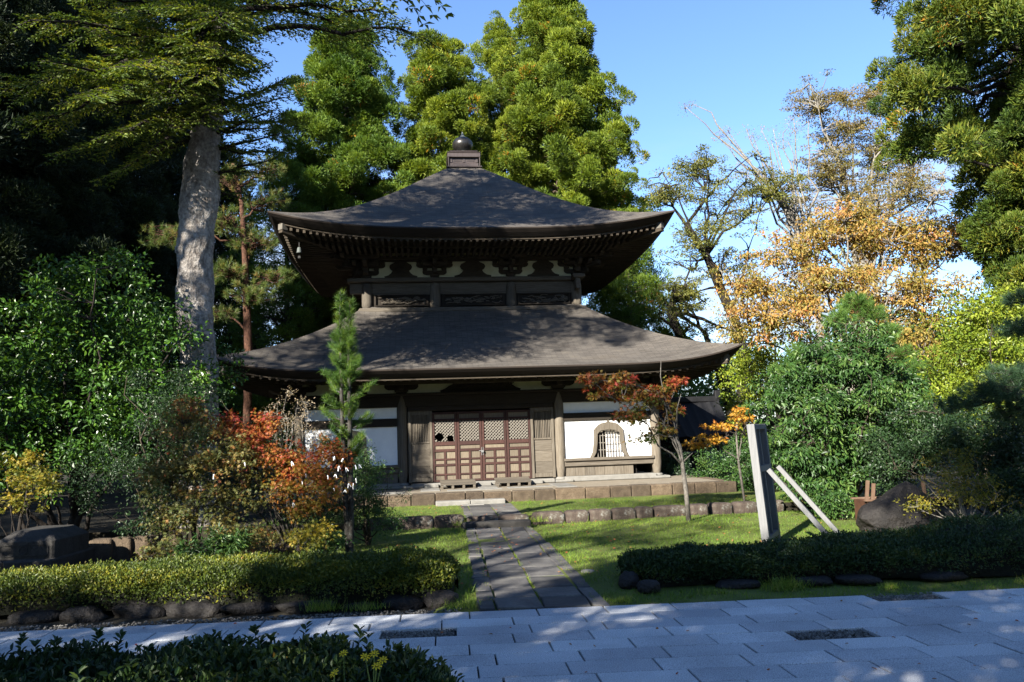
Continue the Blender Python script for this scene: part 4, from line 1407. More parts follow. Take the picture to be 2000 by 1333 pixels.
# ------------------------------------------------------------------ dark roofed shed and rail fence behind the hall
sh = thing("dark_shed", "small shed with a black tiled roof in deep shade behind the hall's right corner", "shed", (4.55, 25.5, .1), .1)
q = MB()
for (ya, za, yb, zb) in ((-1.3, 1.22, 0, 2.30), (1.3, 1.22, 0, 2.30)):
    pr = [(ya + (yb - ya) * t, za + (zb - za) * (.75 * t + .25 * t * t)) for t in np.linspace(0, 1, 8)]
    xs = np.linspace(-2.2, 2.0, 43)
    for dz in (0, -.09):
        q.grid([[(x, y, z + dz + .12 * (abs(x) / 2.2) ** 3 + (.02 if i % 3 == 0 else 0)) for i, x in enumerate(xs)] for y, z in pr])
q.box(-2.25, 2.05, -.09, .09, 2.30, 2.48, .02); q.box(1.9, 2.12, -.11, .11, 2.36, 2.66, .03)
q.build("roof", MAT["tin"], sh)
q = MB(); q.box(-1.9, 1.7, .55, .62, -.1, 1.35); q.build("back_wall", MAT["void"], sh)
for x in (-1.8, -.6, .6, 1.65):
    q = MB(); q.box(x - .06, x + .06, -.72, -.60, -.1, 1.42); q.build("post", MAT["wood_dark"], sh)
q = MB(); q.box(-1.9, 1.75, -.74, -.58, 1.30, 1.42); q.build("eave_beam", MAT["wood_dark"], sh)
fn = thing("rail_fence", "low grey metal rail fence in front of the dark shed", "fence", (4.6, 23.6, .1), .1)
q = MB(); q.bar((-1.5, 0, .78), (1.6, 0, .78), .03, .03); q.build("top_rail", MAT["rail"], fn)
q = MB(); q.bar((-1.5, 0, .12), (1.6, 0, .12), .03, .03); q.build("bottom_rail", MAT["rail"], fn)
for x in np.linspace(-1.5, 1.6, 12):
    q = MB(); q.bar((x, 0, 0), (x, 0, .765), .025, .025); q.build("baluster", MAT["rail"], fn)

# ------------------------------------------------------------------ foliage tools
def nrm(a):
    return a / (np.linalg.norm(a, axis=-1, keepdims=True) + 1e-9)


def star_template():
    c = (.30, 0, .02)
    tips = [(0, .70), (50, .62), (-50, .62), (108, .42), (-108, .42)]
    V = [c]
    order = sorted(tips)
    ang = [a for a, _ in order]
    nots = [-170] + [(ang[i] + ang[i + 1]) / 2 for i in range(4)] + [170]
    nr = [.28, .17, .2, .2, .17, .28]
    for a, r_ in zip(nots, nr): V.append((c[0] + r_ * math.cos(R(a)), r_ * math.sin(R(a)), .02))
    for a, r_ in order: V.append((c[0] + r_ * math.cos(R(a)), r_ * math.sin(R(a)), -.06))
    return V, [(0, 1 + i, 7 + i, 2 + i) for i in range(5)]


TM = {
    "blade": ([(0, -.5, 0), (0, .5, 0), (1, 0, 0)], [(0, 1, 2)]),
    "leaf4": ([(0, 0, 0), (.45, .5, .13), (1, 0, -.06), (.45, -.5, .13)], [(0, 3, 2), (0, 2, 1)]),
    "leaf6": ([(0, 0, 0), (.28, .40, .1), (.68, .42, .08), (1, 0, -.10), (.68, -.42, .08), (.28, -.40, .1)], [(0, 3, 2, 1), (0, 5, 4, 3)]),
    "maple": star_template(),
}


def leaves(mb, P, D, N, Ln, W, rnd, tmpl):
    V, Fa = TM[tmpl]
    V, Fa = np.array(V, float), np.array(Fa)
    n = len(P)
    D = nrm(D); S = nrm(np.cross(N, D)); N2 = np.cross(D, S)
    Ln = np.broadcast_to(np.asarray(Ln, float), (n,)); W = np.broadcast_to(np.asarray(W, float), (n,))
    X = P[:, None, :] + V[None, :, 0:1] * (D * Ln[:, None])[:, None, :] + V[None, :, 1:2] * (S * W[:, None])[:, None, :] + V[None, :, 2:3] * (N2 * Ln[:, None])[:, None, :]
    k = len(V)
    mb.add(X.reshape(-1, 3), (Fa[None] + (np.arange(n) * k)[:, None, None]).reshape(-1, Fa.shape[1]), np.repeat(np.clip(rnd, 0, 1), k))


def unit(g, n):
    return nrm(g.normal(size=(n, 3)))


def bez(p0, p1, up, k=7, g=None, wob=0.0):
    """curve that leaves p0 steeply and bends out to p1"""
    p0, p1 = np.asarray(p0, float), np.asarray(p1, float)
    c = p0 + (p1 - p0) * .45
    c[2] += up * np.linalg.norm(p1 - p0)
    t = np.linspace(0, 1, k)[:, None]
    q = (1 - t) ** 2 * p0 + 2 * t * (1 - t) * c + t ** 2 * p1
    if g is not None and wob:
        n = g.normal(size=(k, 3)) * wob * np.linalg.norm(p1 - p0)
        n[0] = n[-1] = 0
        q = q + n
    return q


def crown_points(g, ells, total, shell=.5, gap=.25):
    vol = np.array([(r_[0] * r_[1] * r_[2]) ** (2 / 3) for _, r_ in ells])
    cnt = np.maximum(1, (vol / vol.sum() * total).astype(int))
    out = []
    for (c, r_), m_ in zip(ells, cnt):
        u = unit(g, m_)
        rad = g.random(m_) ** shell
        w = g.normal(size=(3, 3)) * 2.3
        bumpy = 1 + .20 * np.sin(u @ w[0] + 1) + .18 * np.sin(u @ w[1] * 1.9)
        keep = np.sin(u @ w[2] * 1.3 + g.uniform(0, 6)) > -1 + 2 * gap * .5
        P = np.array(c) + u * (rad * bumpy)[:, None] * np.array(r_)
        out.append(P[keep])
    return np.concatenate(out)


def broad_tree(name, label, cat, base, ells, nclump, nleaf, crad, Ln, W, tmpl, lf, bk, trunk_r=.08, trunk_pts=None, group=None, seed=1,
               flat=.6, droop=.2, nmain=7, shell=.5, gap=.25, up=.7, twig=1.0, limb_r=.45, stems=1, tone=.55, tonez=0.0):
    """tree or bush: trunk and limbs in one part, the leaves of the crown in another; positions in world metres"""
    g = np.random.default_rng(seed)
    base = np.asarray(base, float)
    t_ = thing(name, label, cat, base, 0, group)
    ells = [(np.asarray(c, float) - base, r_) for c, r_ in ells]
    C = crown_points(g, ells, nclump, shell, gap)
    C = C[C[:, 2] > .06]
    tb = MB()
    if trunk_pts is None:
        cc = np.mean([c for c, _ in ells], axis=0)
        trunk_pts = bez((0, 0, -.08), (cc[0] * .75, cc[1] * .75, cc[2] * .95), .12, 8, g, .02)
    else:
        trunk_pts = np.asarray(trunk_pts, float) - base
    tp = np.asarray(trunk_pts, float)
    k = len(tp)
    tb.tube(tp, trunk_r * np.linspace(1.0, .45, k), 10 if trunk_r > .04 else 7, wob=.05, seed=seed)
    anchors = [tp[int(k * .35):]]
    idx = [int(g.integers(len(C)))]
    for _ in range(min(nmain, len(C)) - 1):
        d = np.min(np.linalg.norm(C[:, None] - C[idx][None], axis=2), axis=1)
        idx.append(int(np.argmax(d)))
    for i in idx:
        e = C[i]
        j = int(np.clip(k * (.35 + .55 * g.random()), 1, k - 1))
        if stems > 1:
            j = 0 if g.random() < .6 else 1
        p = bez(tp[j], e, .12, 9, g, .018)
        tb.tube(p, trunk_r * limb_r * np.linspace(1, .18, 9), 6, wob=.05, seed=i)
        anchors.append(p[2:])
    anchors = np.concatenate(anchors)
    if twig:
        sub = C[g.random(len(C)) < twig]
        for e in sub:
            d = np.linalg.norm(anchors - e, axis=1) + .6 * np.maximum(0, anchors[:, 2] - e[2])
            s_ = anchors[int(np.argmin(d))]
            if np.linalg.norm(s_ - e) < .03: continue
            tb.tube(bez(s_, e, .06, 4, g, .05), np.linspace(max(.004, trunk_r * .12), max(.002, trunk_r * .03), 4), 4, cap=False)
    tb.build("trunk" if stems == 1 else "stems", MAT[bk], t_, True)
    m_ = len(C)
    u = unit(g, m_ * nleaf)
    rad = g.random(m_ * nleaf) ** .45
    cr = crad * g.uniform(.6, 1.25, m_)
    off = u * rad[:, None] * np.repeat(cr, nleaf)[:, None] * np.array((1, 1, flat))
    P = np.repeat(C, nleaf, 0) + off
    ok = P[:, 2] > .02
    D = u * .8 + g.normal(size=u.shape) * .5 + np.array((0, 0, -droop))
    N = np.array((0, 0, up)) + u * .35 + g.normal(size=u.shape) * .5
    base_t = np.repeat(g.random(m_), nleaf)
    rn = tone * base_t + (1 - tone) * g.random(m_ * nleaf)
    if tonez:
        zz = P[:, 2]
        rn = np.clip(rn + tonez * ((zz - zz.min()) / (np.ptp(zz) + 1e-6) - .5), 0, 1)
    sz = g.uniform(.5, 1.3, m_ * nleaf)
    lb = MB()
    leaves(lb, P[ok], D[ok], N[ok], (Ln * sz)[ok], (W * sz)[ok], rn[ok], tmpl)
    lb.build("crown", MAT[lf], t_)
    return t_


def cedar(name, label, base, H, z0, prof, nbr, lf, bk, trunk_r=.3, group=None, seed=1, clump=.42, m_=80, per=4, lean=(0, 0), sprig=.24, cat="tree", up=.12, jit=.95):
    """conifer whose branches carry round puffs of sprays; prof gives the crown radius from its foot (0) to its top (1)"""
    g = np.random.default_rng(seed)
    m_ = int(m_ * 1.5)
    t_ = thing(name, label, cat, base, 0, group)
    tb = MB()
    zz = np.linspace(-.1, H, 12)
    tp = np.stack([lean[0] * (zz / H) ** 1.2, lean[1] * zz / H, zz], -1)
    tb.tube(tp, trunk_r * np.linspace(1, .12, 12), 12, wob=.04, seed=seed)
    C, O = [], []
    for i in range(nbr):
        f_ = (i + g.random()) / nbr
        z = z0 + (H - z0) * f_
        rr = np.interp(f_, *prof) * g.uniform(.58, 1.18)
        a = i * 2.39996 + g.normal(0, .35)
        ax = np.array((math.cos(a), math.sin(a), 0))
        c0 = np.array((lean[0] * (z / H) ** 1.2, lean[1] * z / H, z))
        end = c0 + ax * rr + np.array((0, 0, up * rr - .10 * rr * (1 - f_)))
        p = bez(c0 - np.array((0, 0, .08 * rr)), end, -.06, 7, g, .02)
        if rr > .5:
            tb.tube(p, trunk_r * (.12 + .14 * (1 - f_)) * np.linspace(1, .25, 7), 5, cap=False)
        n = max(1, int(per * (.35 + .65 * rr / max(prof[1]))))
        for q_ in range(n):
            t = 1 - (1 - .38) * (q_ / max(1, n)) ** 1.1
            c = p[0] + (end - p[0]) * t + g.normal(size=3) * np.array((.26, .26, .17)) * jit * (.5 + .5 * (q_ > 0))
            C.append(c); O.append(ax + np.array((0, 0, .45)))
    C = np.array(C); O = nrm(np.array(O))
    tb.build("trunk", MAT[bk], t_, True)
    k = len(C)
    cr = clump * g.uniform(.55, 1.35, k)
    u = nrm(g.normal(size=(k * m_, 3)) + np.repeat(O, m_, 0) * .75)
    rad = .45 + .5 * g.random(k * m_) ** .5
    P = np.repeat(C, m_, 0) + u * (rad * np.repeat(cr, m_))[:, None] * np.array((1, 1, .8))
    D = nrm(u * .8 + .42 * g.normal(size=u.shape) + np.array((0, 0, .35)))
    N = nrm(g.normal(size=u.shape) * .5 + u)
    ct = g.random(k)
    orange = g.random(k) < .045
    rn = np.repeat(ct, m_) * .5 + g.random(k * m_) * .42
    sp = g.random(k * m_)
    rn = np.where(np.repeat(orange, m_) & (sp < .16), .99, rn)
    Lq = sprig * np.repeat(cr, m_) * g.uniform(.6, 1.25, k * m_)
    lb = MB()
    leaves(lb, P, D, N, Lq, Lq * .23, rn, "leaf4")
    lb.build("crown", MAT[lf], t_)
    return t_


def spray_branch(lb, tb, g, p0, p1, sag, r0, wide=.42, leaf=.075, step=.15, dens=1.15, tone=.5, lw=.26):
    """fir branch: a flat, feathered spray along a limb"""
    p0, p1 = np.asarray(p0, float), np.asarray(p1, float)
    ln = np.linalg.norm(p1 - p0)
    k = 10
    p = bez(p0, p1, sag, k, g, .012)
    tb.tube(p, r0 * np.linspace(1, .15, k), 6, cap=False)
    n = max(4, int(ln * .86 / step))
    ts = np.linspace(.14, 1, n)
    Ps, Ds, Ns, rs = [], [], [], []
    seg = np.concatenate([[0], np.cumsum(np.linalg.norm(np.diff(p, axis=0), axis=1))]); seg /= seg[-1]
    for t in ts:
        c = np.array([np.interp(t, seg, p[:, i]) for i in range(3)])
        d = nrm(np.array([np.interp(min(1, t + .05), seg, p[:, i]) - np.interp(max(0, t - .05), seg, p[:, i]) for i in range(3)]))
        side = nrm(np.cross(d, (0, 0, 1)))
        for s_ in (-1, 1):
            L1 = wide * ln * (.28 + .9 * math.sin(min(1, t * 1.05) * math.pi * .88)) * .5 * g.uniform(.6, 1.15) + .08
            dd = nrm(d * .75 + s_ * side * 1.0 + np.array((0, 0, g.normal(-.06, .14))))
            e = c + dd * L1
            tb.tube([c, c + dd * L1 * .5 + np.array((0, 0, .02)), e], [r0 * .16, r0 * .1, .002], 3, cap=False)
            m_ = max(3, int(L1 / .085 * dens))
            sd2 = nrm(np.cross(dd, (0, 0, 1)))
            tone_t = g.random()
            for q_ in np.linspace(.12, 1, m_):
                cc = c + dd * L1 * q_ + np.array((0, 0, -.10 * L1 * q_ ** 2))
                for s2 in (-1, 1, 0):
                    l2 = (.30 * L1 * (1 - q_ * .75) + .06) * (1 if s2 else .8)
                    d2 = nrm(dd * .8 + s2 * sd2 * .9 + g.normal(size=3) * .16)
                    mm = max(1, int(l2 / (leaf * .75)))
                    for z in range(mm):
                        Ps.append(cc + d2 * leaf * .75 * z); Ds.append(d2 + g.normal(size=3) * .18); Ns.append((0, 0, 1)); rs.append(tone_t * tone + g.random() * (1 - tone))
    n_ = len(Ps)
    leaves(lb, np.array(Ps), np.array(Ds), np.array(Ns, float) * .8 + g.normal(size=(n_, 3)) * .6, leaf * g.uniform(.7, 1.25, n_), leaf * lw * g.uniform(.8, 1.3, n_) * 1.6, np.array(rs), "leaf4")


def needle_tufts(lb, g, C, A, n, Ln, W, spread=.7, tone=.5):
    k = len(C)
    ax = np.repeat(nrm(np.asarray(A, float)), n, 0)
    D = nrm(ax + g.normal(size=(k * n, 3)) * spread)
    P = np.repeat(C, n, 0) + g.normal(size=(k * n, 3)) * Ln * .10 - ax * Ln * g.uniform(0, .9, (k * n, 1)) * .8
    rn = np.repeat(g.random(k), n) * tone + g.random(k * n) * (1 - tone)
    leaves(lb, P, D, g.normal(size=(k * n, 3)), Ln * g.uniform(.7, 1.15, k * n), W, rn, "blade")


def pine(name, label, base, trunk_pts, pads, ntuft, nneed, Ln, W, lf, bk, trunk_r, seed, group=None, spread=.75, twig=1.0):
    g = np.random.default_rng(seed)
    base = np.asarray(base, float)
    t_ = thing(name, label, "pine", base, 0, group)
    tb, lb = MB(), MB()
    tp = np.asarray(trunk_pts, float) - base
    tt = np.linspace(0, 1, 14); so = np.linspace(0, 1, len(tp))
    tp = np.stack([np.interp(tt, so, tp[:, i]) for i in range(3)], -1)
    tb.tube(tp, trunk_r * np.linspace(1, .3, 14), 9, wob=.06, seed=seed)
    pads = [(np.asarray(c, float) - base, r_) for c, r_ in pads]
    vol = np.array([r_[0] * r_[1] for _, r_ in pads])
    for (c, r_), m_ in zip(pads, np.maximum(6, (vol / vol.sum() * ntuft).astype(int))):
        j = int(np.argmin(np.linalg.norm(tp - (c - np.array((0, 0, .5))), axis=1)))
        p = bez(tp[j], c, .05, 7, g, .03)
        tb.tube(p, trunk_r * .3 * np.linspace(1, .3, 7), 5, cap=False)
        u = unit(g, m_)
        P = c + u * (g.random(m_) ** .4)[:, None] * np.array(r_)
        for e in P:
            if g.random() < twig:
                s_ = p[int(g.integers(3, 7))]
                tb.tube(bez(s_, e, .04, 4, g, .05), np.linspace(trunk_r * .09 + .002, .002, 4), 4, cap=False)
        A = u * np.array((.8, .8, .3)) + np.array((0, 0, .75))
        needle_tufts(lb, g, P, A, nneed, Ln, W, spread)
    tb.build("trunk", MAT[bk], t_, True)
    lb.build("crown", MAT[lf], t_)
    return t_


def hedge(name, label, pts, hw, hh, n, lf, seed, Ln=.034, W=.016, shoots=0, tmpl="leaf4"):
    """clipped hedge along a line: dense small leaves over a dark twiggy core"""
    g = np.random.default_rng(seed)
    pts = np.asarray(pts, float)
    base = pts.mean(0) * np.array((1, 1, 0))
    t_ = thing(name, label, "hedge", base)
    so = np.linspace(0, 1, len(pts))
    ln = np.linalg.norm(np.diff(pts, axis=0), axis=1).sum()
    wv = g.normal(size=(8, 2)) * np.array((1.6, 1.1)); ph = g.uniform(0, 6.28, 8)
    def surf(u, a, f_=1.0):
        c = np.stack([np.interp(u, so, pts[:, i]) for i in range(3)], -1) - base
        w_ = np.interp(u, np.linspace(0, 1, len(hw)), hw); h_ = np.interp(u, np.linspace(0, 1, len(hh)), hh)
        d_end = np.minimum(u, 1 - u) * ln
        en = np.clip(d_end / .45, 0, 1); en = np.sqrt(1 - (1 - en) ** 2)
        bump_ = sum(np.sin(u * ln * wv[i, 0] * 1.5 + a * wv[i, 1] * 1.5 + ph[i]) for i in range(8)) / 8
        fine = np.sin(u * ln * 9 + 3 * np.sin(a * 5 + ph[1])) * np.sin(a * 8 + ph[2])
        s_ = (1 + .26 * bump_ + .06 * fine) * f_
        ca, sa = np.cos(a), np.sin(a)
        e = .62
        y = np.sign(ca) * np.abs(ca) ** e * w_ * s_ * (.35 + .65 * en)
        z = np.abs(sa) ** e * h_ * s_ * (.45 + .55 * en)
        tan = nrm(np.stack([np.interp(np.clip(u + .02, 0, 1), so, pts[:, i]) - np.interp(np.clip(u - .02, 0, 1), so, pts[:, i]) for i in range(3)], -1))
        side = np.stack([-tan[..., 1], tan[..., 0], 0 * tan[..., 0]], -1)
        P = c + side * y[..., None]
        P[..., 2] = z
        Nn = nrm(side * (ca * .8)[..., None] + np.array((0, 0, 1.0)) * sa[..., None] + tan * ((u - .5) * 2 * (1 - en))[..., None])
        return P, Nn
    cb = MB()
    U, Aa = np.meshgrid(np.linspace(0, 1, 90), np.linspace(0, math.pi, 26), indexing='ij')
    P, _ = surf(U, Aa, .86)
    cb.grid(P)
    cb.build("inner_twigs", MAT["twig_core"], t_, True)
    u = g.random(n); a = np.arccos(g.uniform(-1, 1, n) * .999)
    P, Nn = surf(u, a, 1.0)
    P = P + Nn * (g.uniform(-.07, .02, n) + .05 * g.random(n) ** 4)[:, None]
    P[:, 2] = np.maximum(P[:, 2], .01)
    D = nrm(Nn * .7 + g.normal(size=P.shape) * .6 + np.array((0, 0, .25)))
    N = nrm(Nn + g.normal(size=P.shape) * .5)
    patch = .5 + .5 * np.sin(u * ln * 3.1 + 2 * np.sin(a * 4 + ph[3]) + ph[4])
    rn = .35 * patch + .65 * g.random(n)
    lb = MB()
    sz = g.uniform(.65, 1.25, n)
    leaves(lb, P, D, N, Ln * sz, W * sz, rn, tmpl)
    if shoots:
        us = g.random(shoots); as_ = g.uniform(.9, 2.0, shoots)
        Ps, Ns = surf(us, as_, 1.0)
        for c in Ps:
            h = g.uniform(.05, .15)
            ax = nrm(np.array((g.normal(0, .12), g.normal(0, .12), 1)))
            m_ = 14
            t = g.random(m_) ** .7
            an = np.arange(m_) * 2.4
            D2 = np.stack([np.cos(an), np.sin(an), np.full(m_, .9)], -1)
            leaves(lb, c + ax * (t * h)[:, None], D2, np.array((0, 0, 1.0)) + g.normal(size=(m_, 3)) * .3, Ln * 1.1, W * 1.1, .35 + .5 * g.random(m_), tmpl)
    lb.build("foliage", MAT[lf], t_)
    return t_


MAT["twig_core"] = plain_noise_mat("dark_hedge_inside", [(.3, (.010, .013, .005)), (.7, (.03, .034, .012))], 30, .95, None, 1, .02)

# ------------------------------------------------------------------ hedges
hedge("azalea_hedge", "clipped azalea hedge left of the path, yellow-green where the sun reaches it", [(-6.6, 8.62, 0), (-4, 8.6, 0), (-2, 8.55, 0), (-.66, 8.45, 0)], [.62, .62, .55, .48], [.26, .32, .36, .36, .33], 62000, "lf_azalea", 21, .033, .017)
hedge("azalea_hedge", "dark clipped hedge on the right in front of the boulder and the display board", [(1.10, 8.72, 0), (2.4, 8.8, 0), (4.4, 9.05, 0), (7.4, 9.2, 0)], [.40, .50, .62, .9, .95], [.27, .27, .28, .38, .46], 70000, "lf_azalea_shaded", 22, .033, .017)
hedge("azalea_hedge", "shaded foreground hedge at the bottom left corner with upright shoots and a few yellow flowers", [(-4.6, 3.5, 0), (-2.5, 3.5, 0), (-1.2, 3.45, 0), (-.26, 3.35, 0)], [.86, .86, .80, .62], [.68, .67, .64, .57], 52000, "lf_azalea_shaded", 23, .038, .017, 60, "leaf6")

# ------------------------------------------------------------------ tall fir on the left
g = np.random.default_rng(77)
FX, FY = -6.0, 15.0
fir = thing("fir_tree", "tall fir with a thick pale knobbly trunk rising in front of the hall's left corner", "tree", (FX, FY, 0))
tb, lb = MB(), MB()
px_tr = [(392, 800), (386, 700), (380, 600), (381, 500), (388, 400), (398, 300), (404, 200), (412, 100), (420, 0)]
tpts = [at(x, y, FY) for x, y in px_tr]
tpts = [tpts[0] * np.array((1, 1, 0)) + np.array((0, 0, -.1))] + tpts
top = tpts[-1]
tpts += [top + np.array((.12, 0, 3)), top + np.array((.2, 0, 6)), top + np.array((.25, 0, 9))]
tpts = np.array(tpts) - np.array((FX, FY, 0))
tt = np.linspace(0, 1, 200); so = np.linspace(0, 1, len(tpts))
tq = np.stack([np.interp(tt, so, tpts[:, i]) for i in range(3)], -1)
rad = np.interp(tq[:, 2], [0, 1, 3, 5, 7, 9.5, 14, 19], [.40, .33, .325, .335, .325, .29, .17, .03]) * (1 + .05 * np.sin(tq[:, 2] * 3.1) + .035 * np.sin(tq[:, 2] * 7.3))
tb.tube(tq, rad, 44, wob=.02, seed=3)
vv = tb.V[0]
ax_ = np.repeat(tq, 44, 0)
dv = vv - ax_
aa = np.arctan2(dv[:, 1], dv[:, 0])
lump = sum(a_ * np.sin(k1 * aa + k2 * vv[:, 2] + p_) for a_, k1, k2, p_ in ((.05, 2, 2.2, 0), (.04, 3, -4.1, 1), (.03, 5, 7.3, 2), (.02, 8, -13, .5), (.014, 13, 21, 3)))
tb.V[0] = ax_ + dv * (1 + lump)[:, None]
trunk_fir = tb.build("trunk", MAT["bark_fir"], fir, True)
tb = MB()
for (px, py, sx) in ((358, 488, 1.2), (372, 484, .9), (352, 600, .7), (357, 680, .6), (372, 380, .7)):
    c = at(px, py, FY - .18) - np.array((FX, FY, 0))
    rock_shape(tb, c, (.26 * sx, .2, .24 * sx), int(px), boxy=1.0, amp=.12, n=14, k=9)
tb.build("trunk_knots", MAT["bark_fir"], fir, True)
tb = MB()
def trunk_at(z):
    return np.array([np.interp(z, tq[:, 2], tq[:, i]) for i in (0, 1)] + [z])
def fb(px0, py0, px1, py1, Y1, sag, r0=.06, **kw):
    z0 = at(px0, py0, FY)[2]
    spray_branch(lb, tb, g, trunk_at(z0), at(px1, py1, Y1) - np.array((FX, FY, 0)), sag, r0, **kw)
# left-hand sprays, lit from the left
for a in ((375, 190, 100, 120, 12.6, .06), (375, 175, 170, 190, 12.2, .10), (380, 130, 210, 60, 12.8, .08), (385, 200, 230, 260, 12.9, .04), (390, 120, 300, 70, 13.0, .1),
          (380, 240, 120, 300, 13.5, .05), (378, 260, 200, 350, 14.0, .03), (392, 90, 60, 40, 13.0, .08), (395, 60, 180, -10, 13.0, .08), (385, 160, 330, 180, 12.8, .1), (372, 210, 290, 300, 13.8, .02),
          (392, 110, 20, 170, 13.2, .06), (398, 30, 90, -40, 13.4, .06), (390, 140, 260, 130, 12.0, .10), (384, 180, 60, 230, 13.4, .05), (395, 70, 250, 20, 12.4, .09)):
    fb(*a, r0=.075)
for a in ((408, 90, 430, 150, 12.6, .02), (406, 130, 350, 190, 12.8, .0), (406, 160, 440, 215, 13.0, -.02), (405, 190, 400, 240, 13.2, -.03), (404, 210, 330, 250, 13.2, -.02), (406, 110, 470, 110, 13.2, .02), (410, 20, 450, 60, 12.6, .02), (410, 0, 360, 20, 12.4, .03), (408, 60, 380, 90, 12.4, .04), (412, -10, 420, 40, 12.2, .05), (410, 50, 440, 110, 12.5, .02), (408, 95, 385, 150, 12.4, .01)):
    fb(*a, r0=.05, dens=1.1)
# right-hand sprays against the sky
for a in ((420, 60, 830, 75, 13.6, .04), (424, 20, 760, 25, 14.2, .05), (426, -10, 700, 60, 15.5, .05), (425, -30, 650, -10, 14, .06), (424, 40, 600, 20, 16.2, .05), (424, -60, 780, -40, 14.6, .05)):
    fb(*a, r0=.08, wide=.27, dens=.8)
for a in ((415, 230, 560, 190, 15.6, .03), (412, 260, 530, 250, 15.2, .02), (412, 290, 560, 300, 16.2, .0), (418, 170, 520, 130, 15.4, .03), (410, 330, 520, 340, 16.0, -.02), (416, 200, 500, 205, 14.3, .02), (408, 360, 480, 390, 15.6, -.02), (415, 240, 590, 240, 16.6, .0), (412, 270, 540, 215, 14.6, .02), (410, 300, 550, 260, 14.8, .01), (408, 345, 540, 310, 15.0, .0), (414, 215, 570, 160, 16.4, .03)):
    fb(*a, r0=.05, dens=1.15)
# upper crown, out of the frame
for i in range(30):
    z = 10.8 + 8 * (i / 30)
    a = i * 2.4
    l = np.interp(z, [10.8, 14, 19], [4.2, 3.2, .5]) * g.uniform(.8, 1.1)
    p = trunk_at(z)
    spray_branch(lb, tb, g, p, p + np.array((math.cos(a) * l, math.sin(a) * l, -.12 * l)), .1, .05, leaf=.2, step=.3, dens=.55, lw=.26)
tb.build("branches", MAT["bark_dark"], fir, True)
lb.build("crown", MAT["lf_fir"], fir)

# ------------------------------------------------------------------ dark conifers at the far left
pr = ([0, .15, .5, .85, 1], [2.6, 3.2, 2.7, 1.3, .1])
for i, (px, Y, H, z0, lab) in enumerate(((-90, 20, 19, 3.2, "dark shaded conifer at the photo's left edge behind the camellia"), (30, 23, 21, 3.5, "dark conifer with a brown trunk, second from the left edge behind the camellia"), (150, 26, 19, 5.0, "dark conifer standing just left of the pale fir trunk, farther back"))):
    b_ = at(px, 500, Y)
    cedar("dark_conifer", lab, (b_[0], Y, 0), H, z0, pr, 150, "lf_dark", "bark_dark", .32, "dark conifers on the far left", 300 + i, .62, 300, 6, up=-.12, sprig=.23)
b_ = at(-140, 500, 16)
cedar("dark_conifer", "dark conifer reaching in from beyond the photo's left edge", (-15.6, 17, 0), 17, 3, pr, 110, "lf_dark", "bark_dark", .3, "dark conifers on the far left", 310, .55, 260, 5, up=-.12, sprig=.25)

for i, (px, Y, H, lab) in enumerate(((90, 31, 21, "tall dark conifer far behind the camellia, filling the left background"), (220, 33, 22, "tall dark conifer far behind, between the two brown-trunked conifers"), (370, 35, 17, "dark conifer far behind the pale fir trunk"), (-60, 27, 20, "dark conifer far behind at the photo's left edge"))):
    b_ = at(px, 500, Y)
    cedar("dark_conifer", lab, (b_[0], Y, 0), H, 2.0, ([0, .15, .5, .85, 1], [3.4, 3.8, 3.2, 1.6, .1]), 110, "lf_dark", "bark_dark", .32, "dark conifers on the far left", 320 + i, .85, 220, 6, up=-.12, sprig=.24)

# ------------------------------------------------------------------ cedars behind the hall
def crown(px, Y): return at(px, 500, Y)[0]
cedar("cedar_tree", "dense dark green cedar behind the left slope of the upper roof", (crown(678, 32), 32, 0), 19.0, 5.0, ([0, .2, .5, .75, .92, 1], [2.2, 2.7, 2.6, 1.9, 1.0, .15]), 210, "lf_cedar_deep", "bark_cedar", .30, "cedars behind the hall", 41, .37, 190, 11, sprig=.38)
cedar("cedar_tree", "round-topped yellow-green cedar directly behind the roof finial, on its left", (crown(868, 33), 33, 0), 18.6, 6, ([0, .2, .55, .8, .93, 1], [1.9, 2.4, 2.3, 1.9, 1.2, .3]), 140, "lf_cedar", "bark_cedar", .28, "cedars behind the hall", 42, .36, 190, 10, sprig=.38)
cedar("cedar_tree", "narrow cedar top squeezed between the round cedar and the tallest one", (crown(990, 35), 35, 0), 20.4, 7, ([0, .3, .6, .85, 1], [1.6, 1.8, 1.5, .8, .1]), 95, "lf_cedar", "bark_cedar", .25, "cedars behind the hall", 43, .35, 180, 8, sprig=.38)
cedar("cedar_tree", "tallest cedar behind the hall's right slope with a pale bare lower trunk", (crown(1098, 33), 33, 0), 21.3, 8.6, ([0, .12, .35, .6, .8, .92, 1], [2.5, 3.2, 3.1, 2.3, 1.35, .75, .1]), 190, "lf_cedar", "bark_cedar", .33, "cedars behind the hall", 44, .38, 200, 11, sprig=.38)
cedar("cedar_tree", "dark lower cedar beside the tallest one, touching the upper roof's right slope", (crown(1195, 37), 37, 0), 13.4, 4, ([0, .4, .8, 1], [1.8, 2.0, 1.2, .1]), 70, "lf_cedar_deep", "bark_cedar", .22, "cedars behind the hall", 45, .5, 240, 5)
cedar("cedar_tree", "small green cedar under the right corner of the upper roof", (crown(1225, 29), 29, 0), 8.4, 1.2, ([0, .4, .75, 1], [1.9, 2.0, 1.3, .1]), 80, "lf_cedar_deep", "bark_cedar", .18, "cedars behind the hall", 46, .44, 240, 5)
cedar("cedar_tree", "green cedar between the pale fir trunk and the hall's roofs", (crown(560, 30), 30, 0), 12.5, 1.0, ([0, .4, .75, 1], [2.1, 2.2, 1.4, .1]), 130, "lf_cedar_deep", "bark_cedar", .2, "cedars behind the hall", 47, .45, 160, 5)
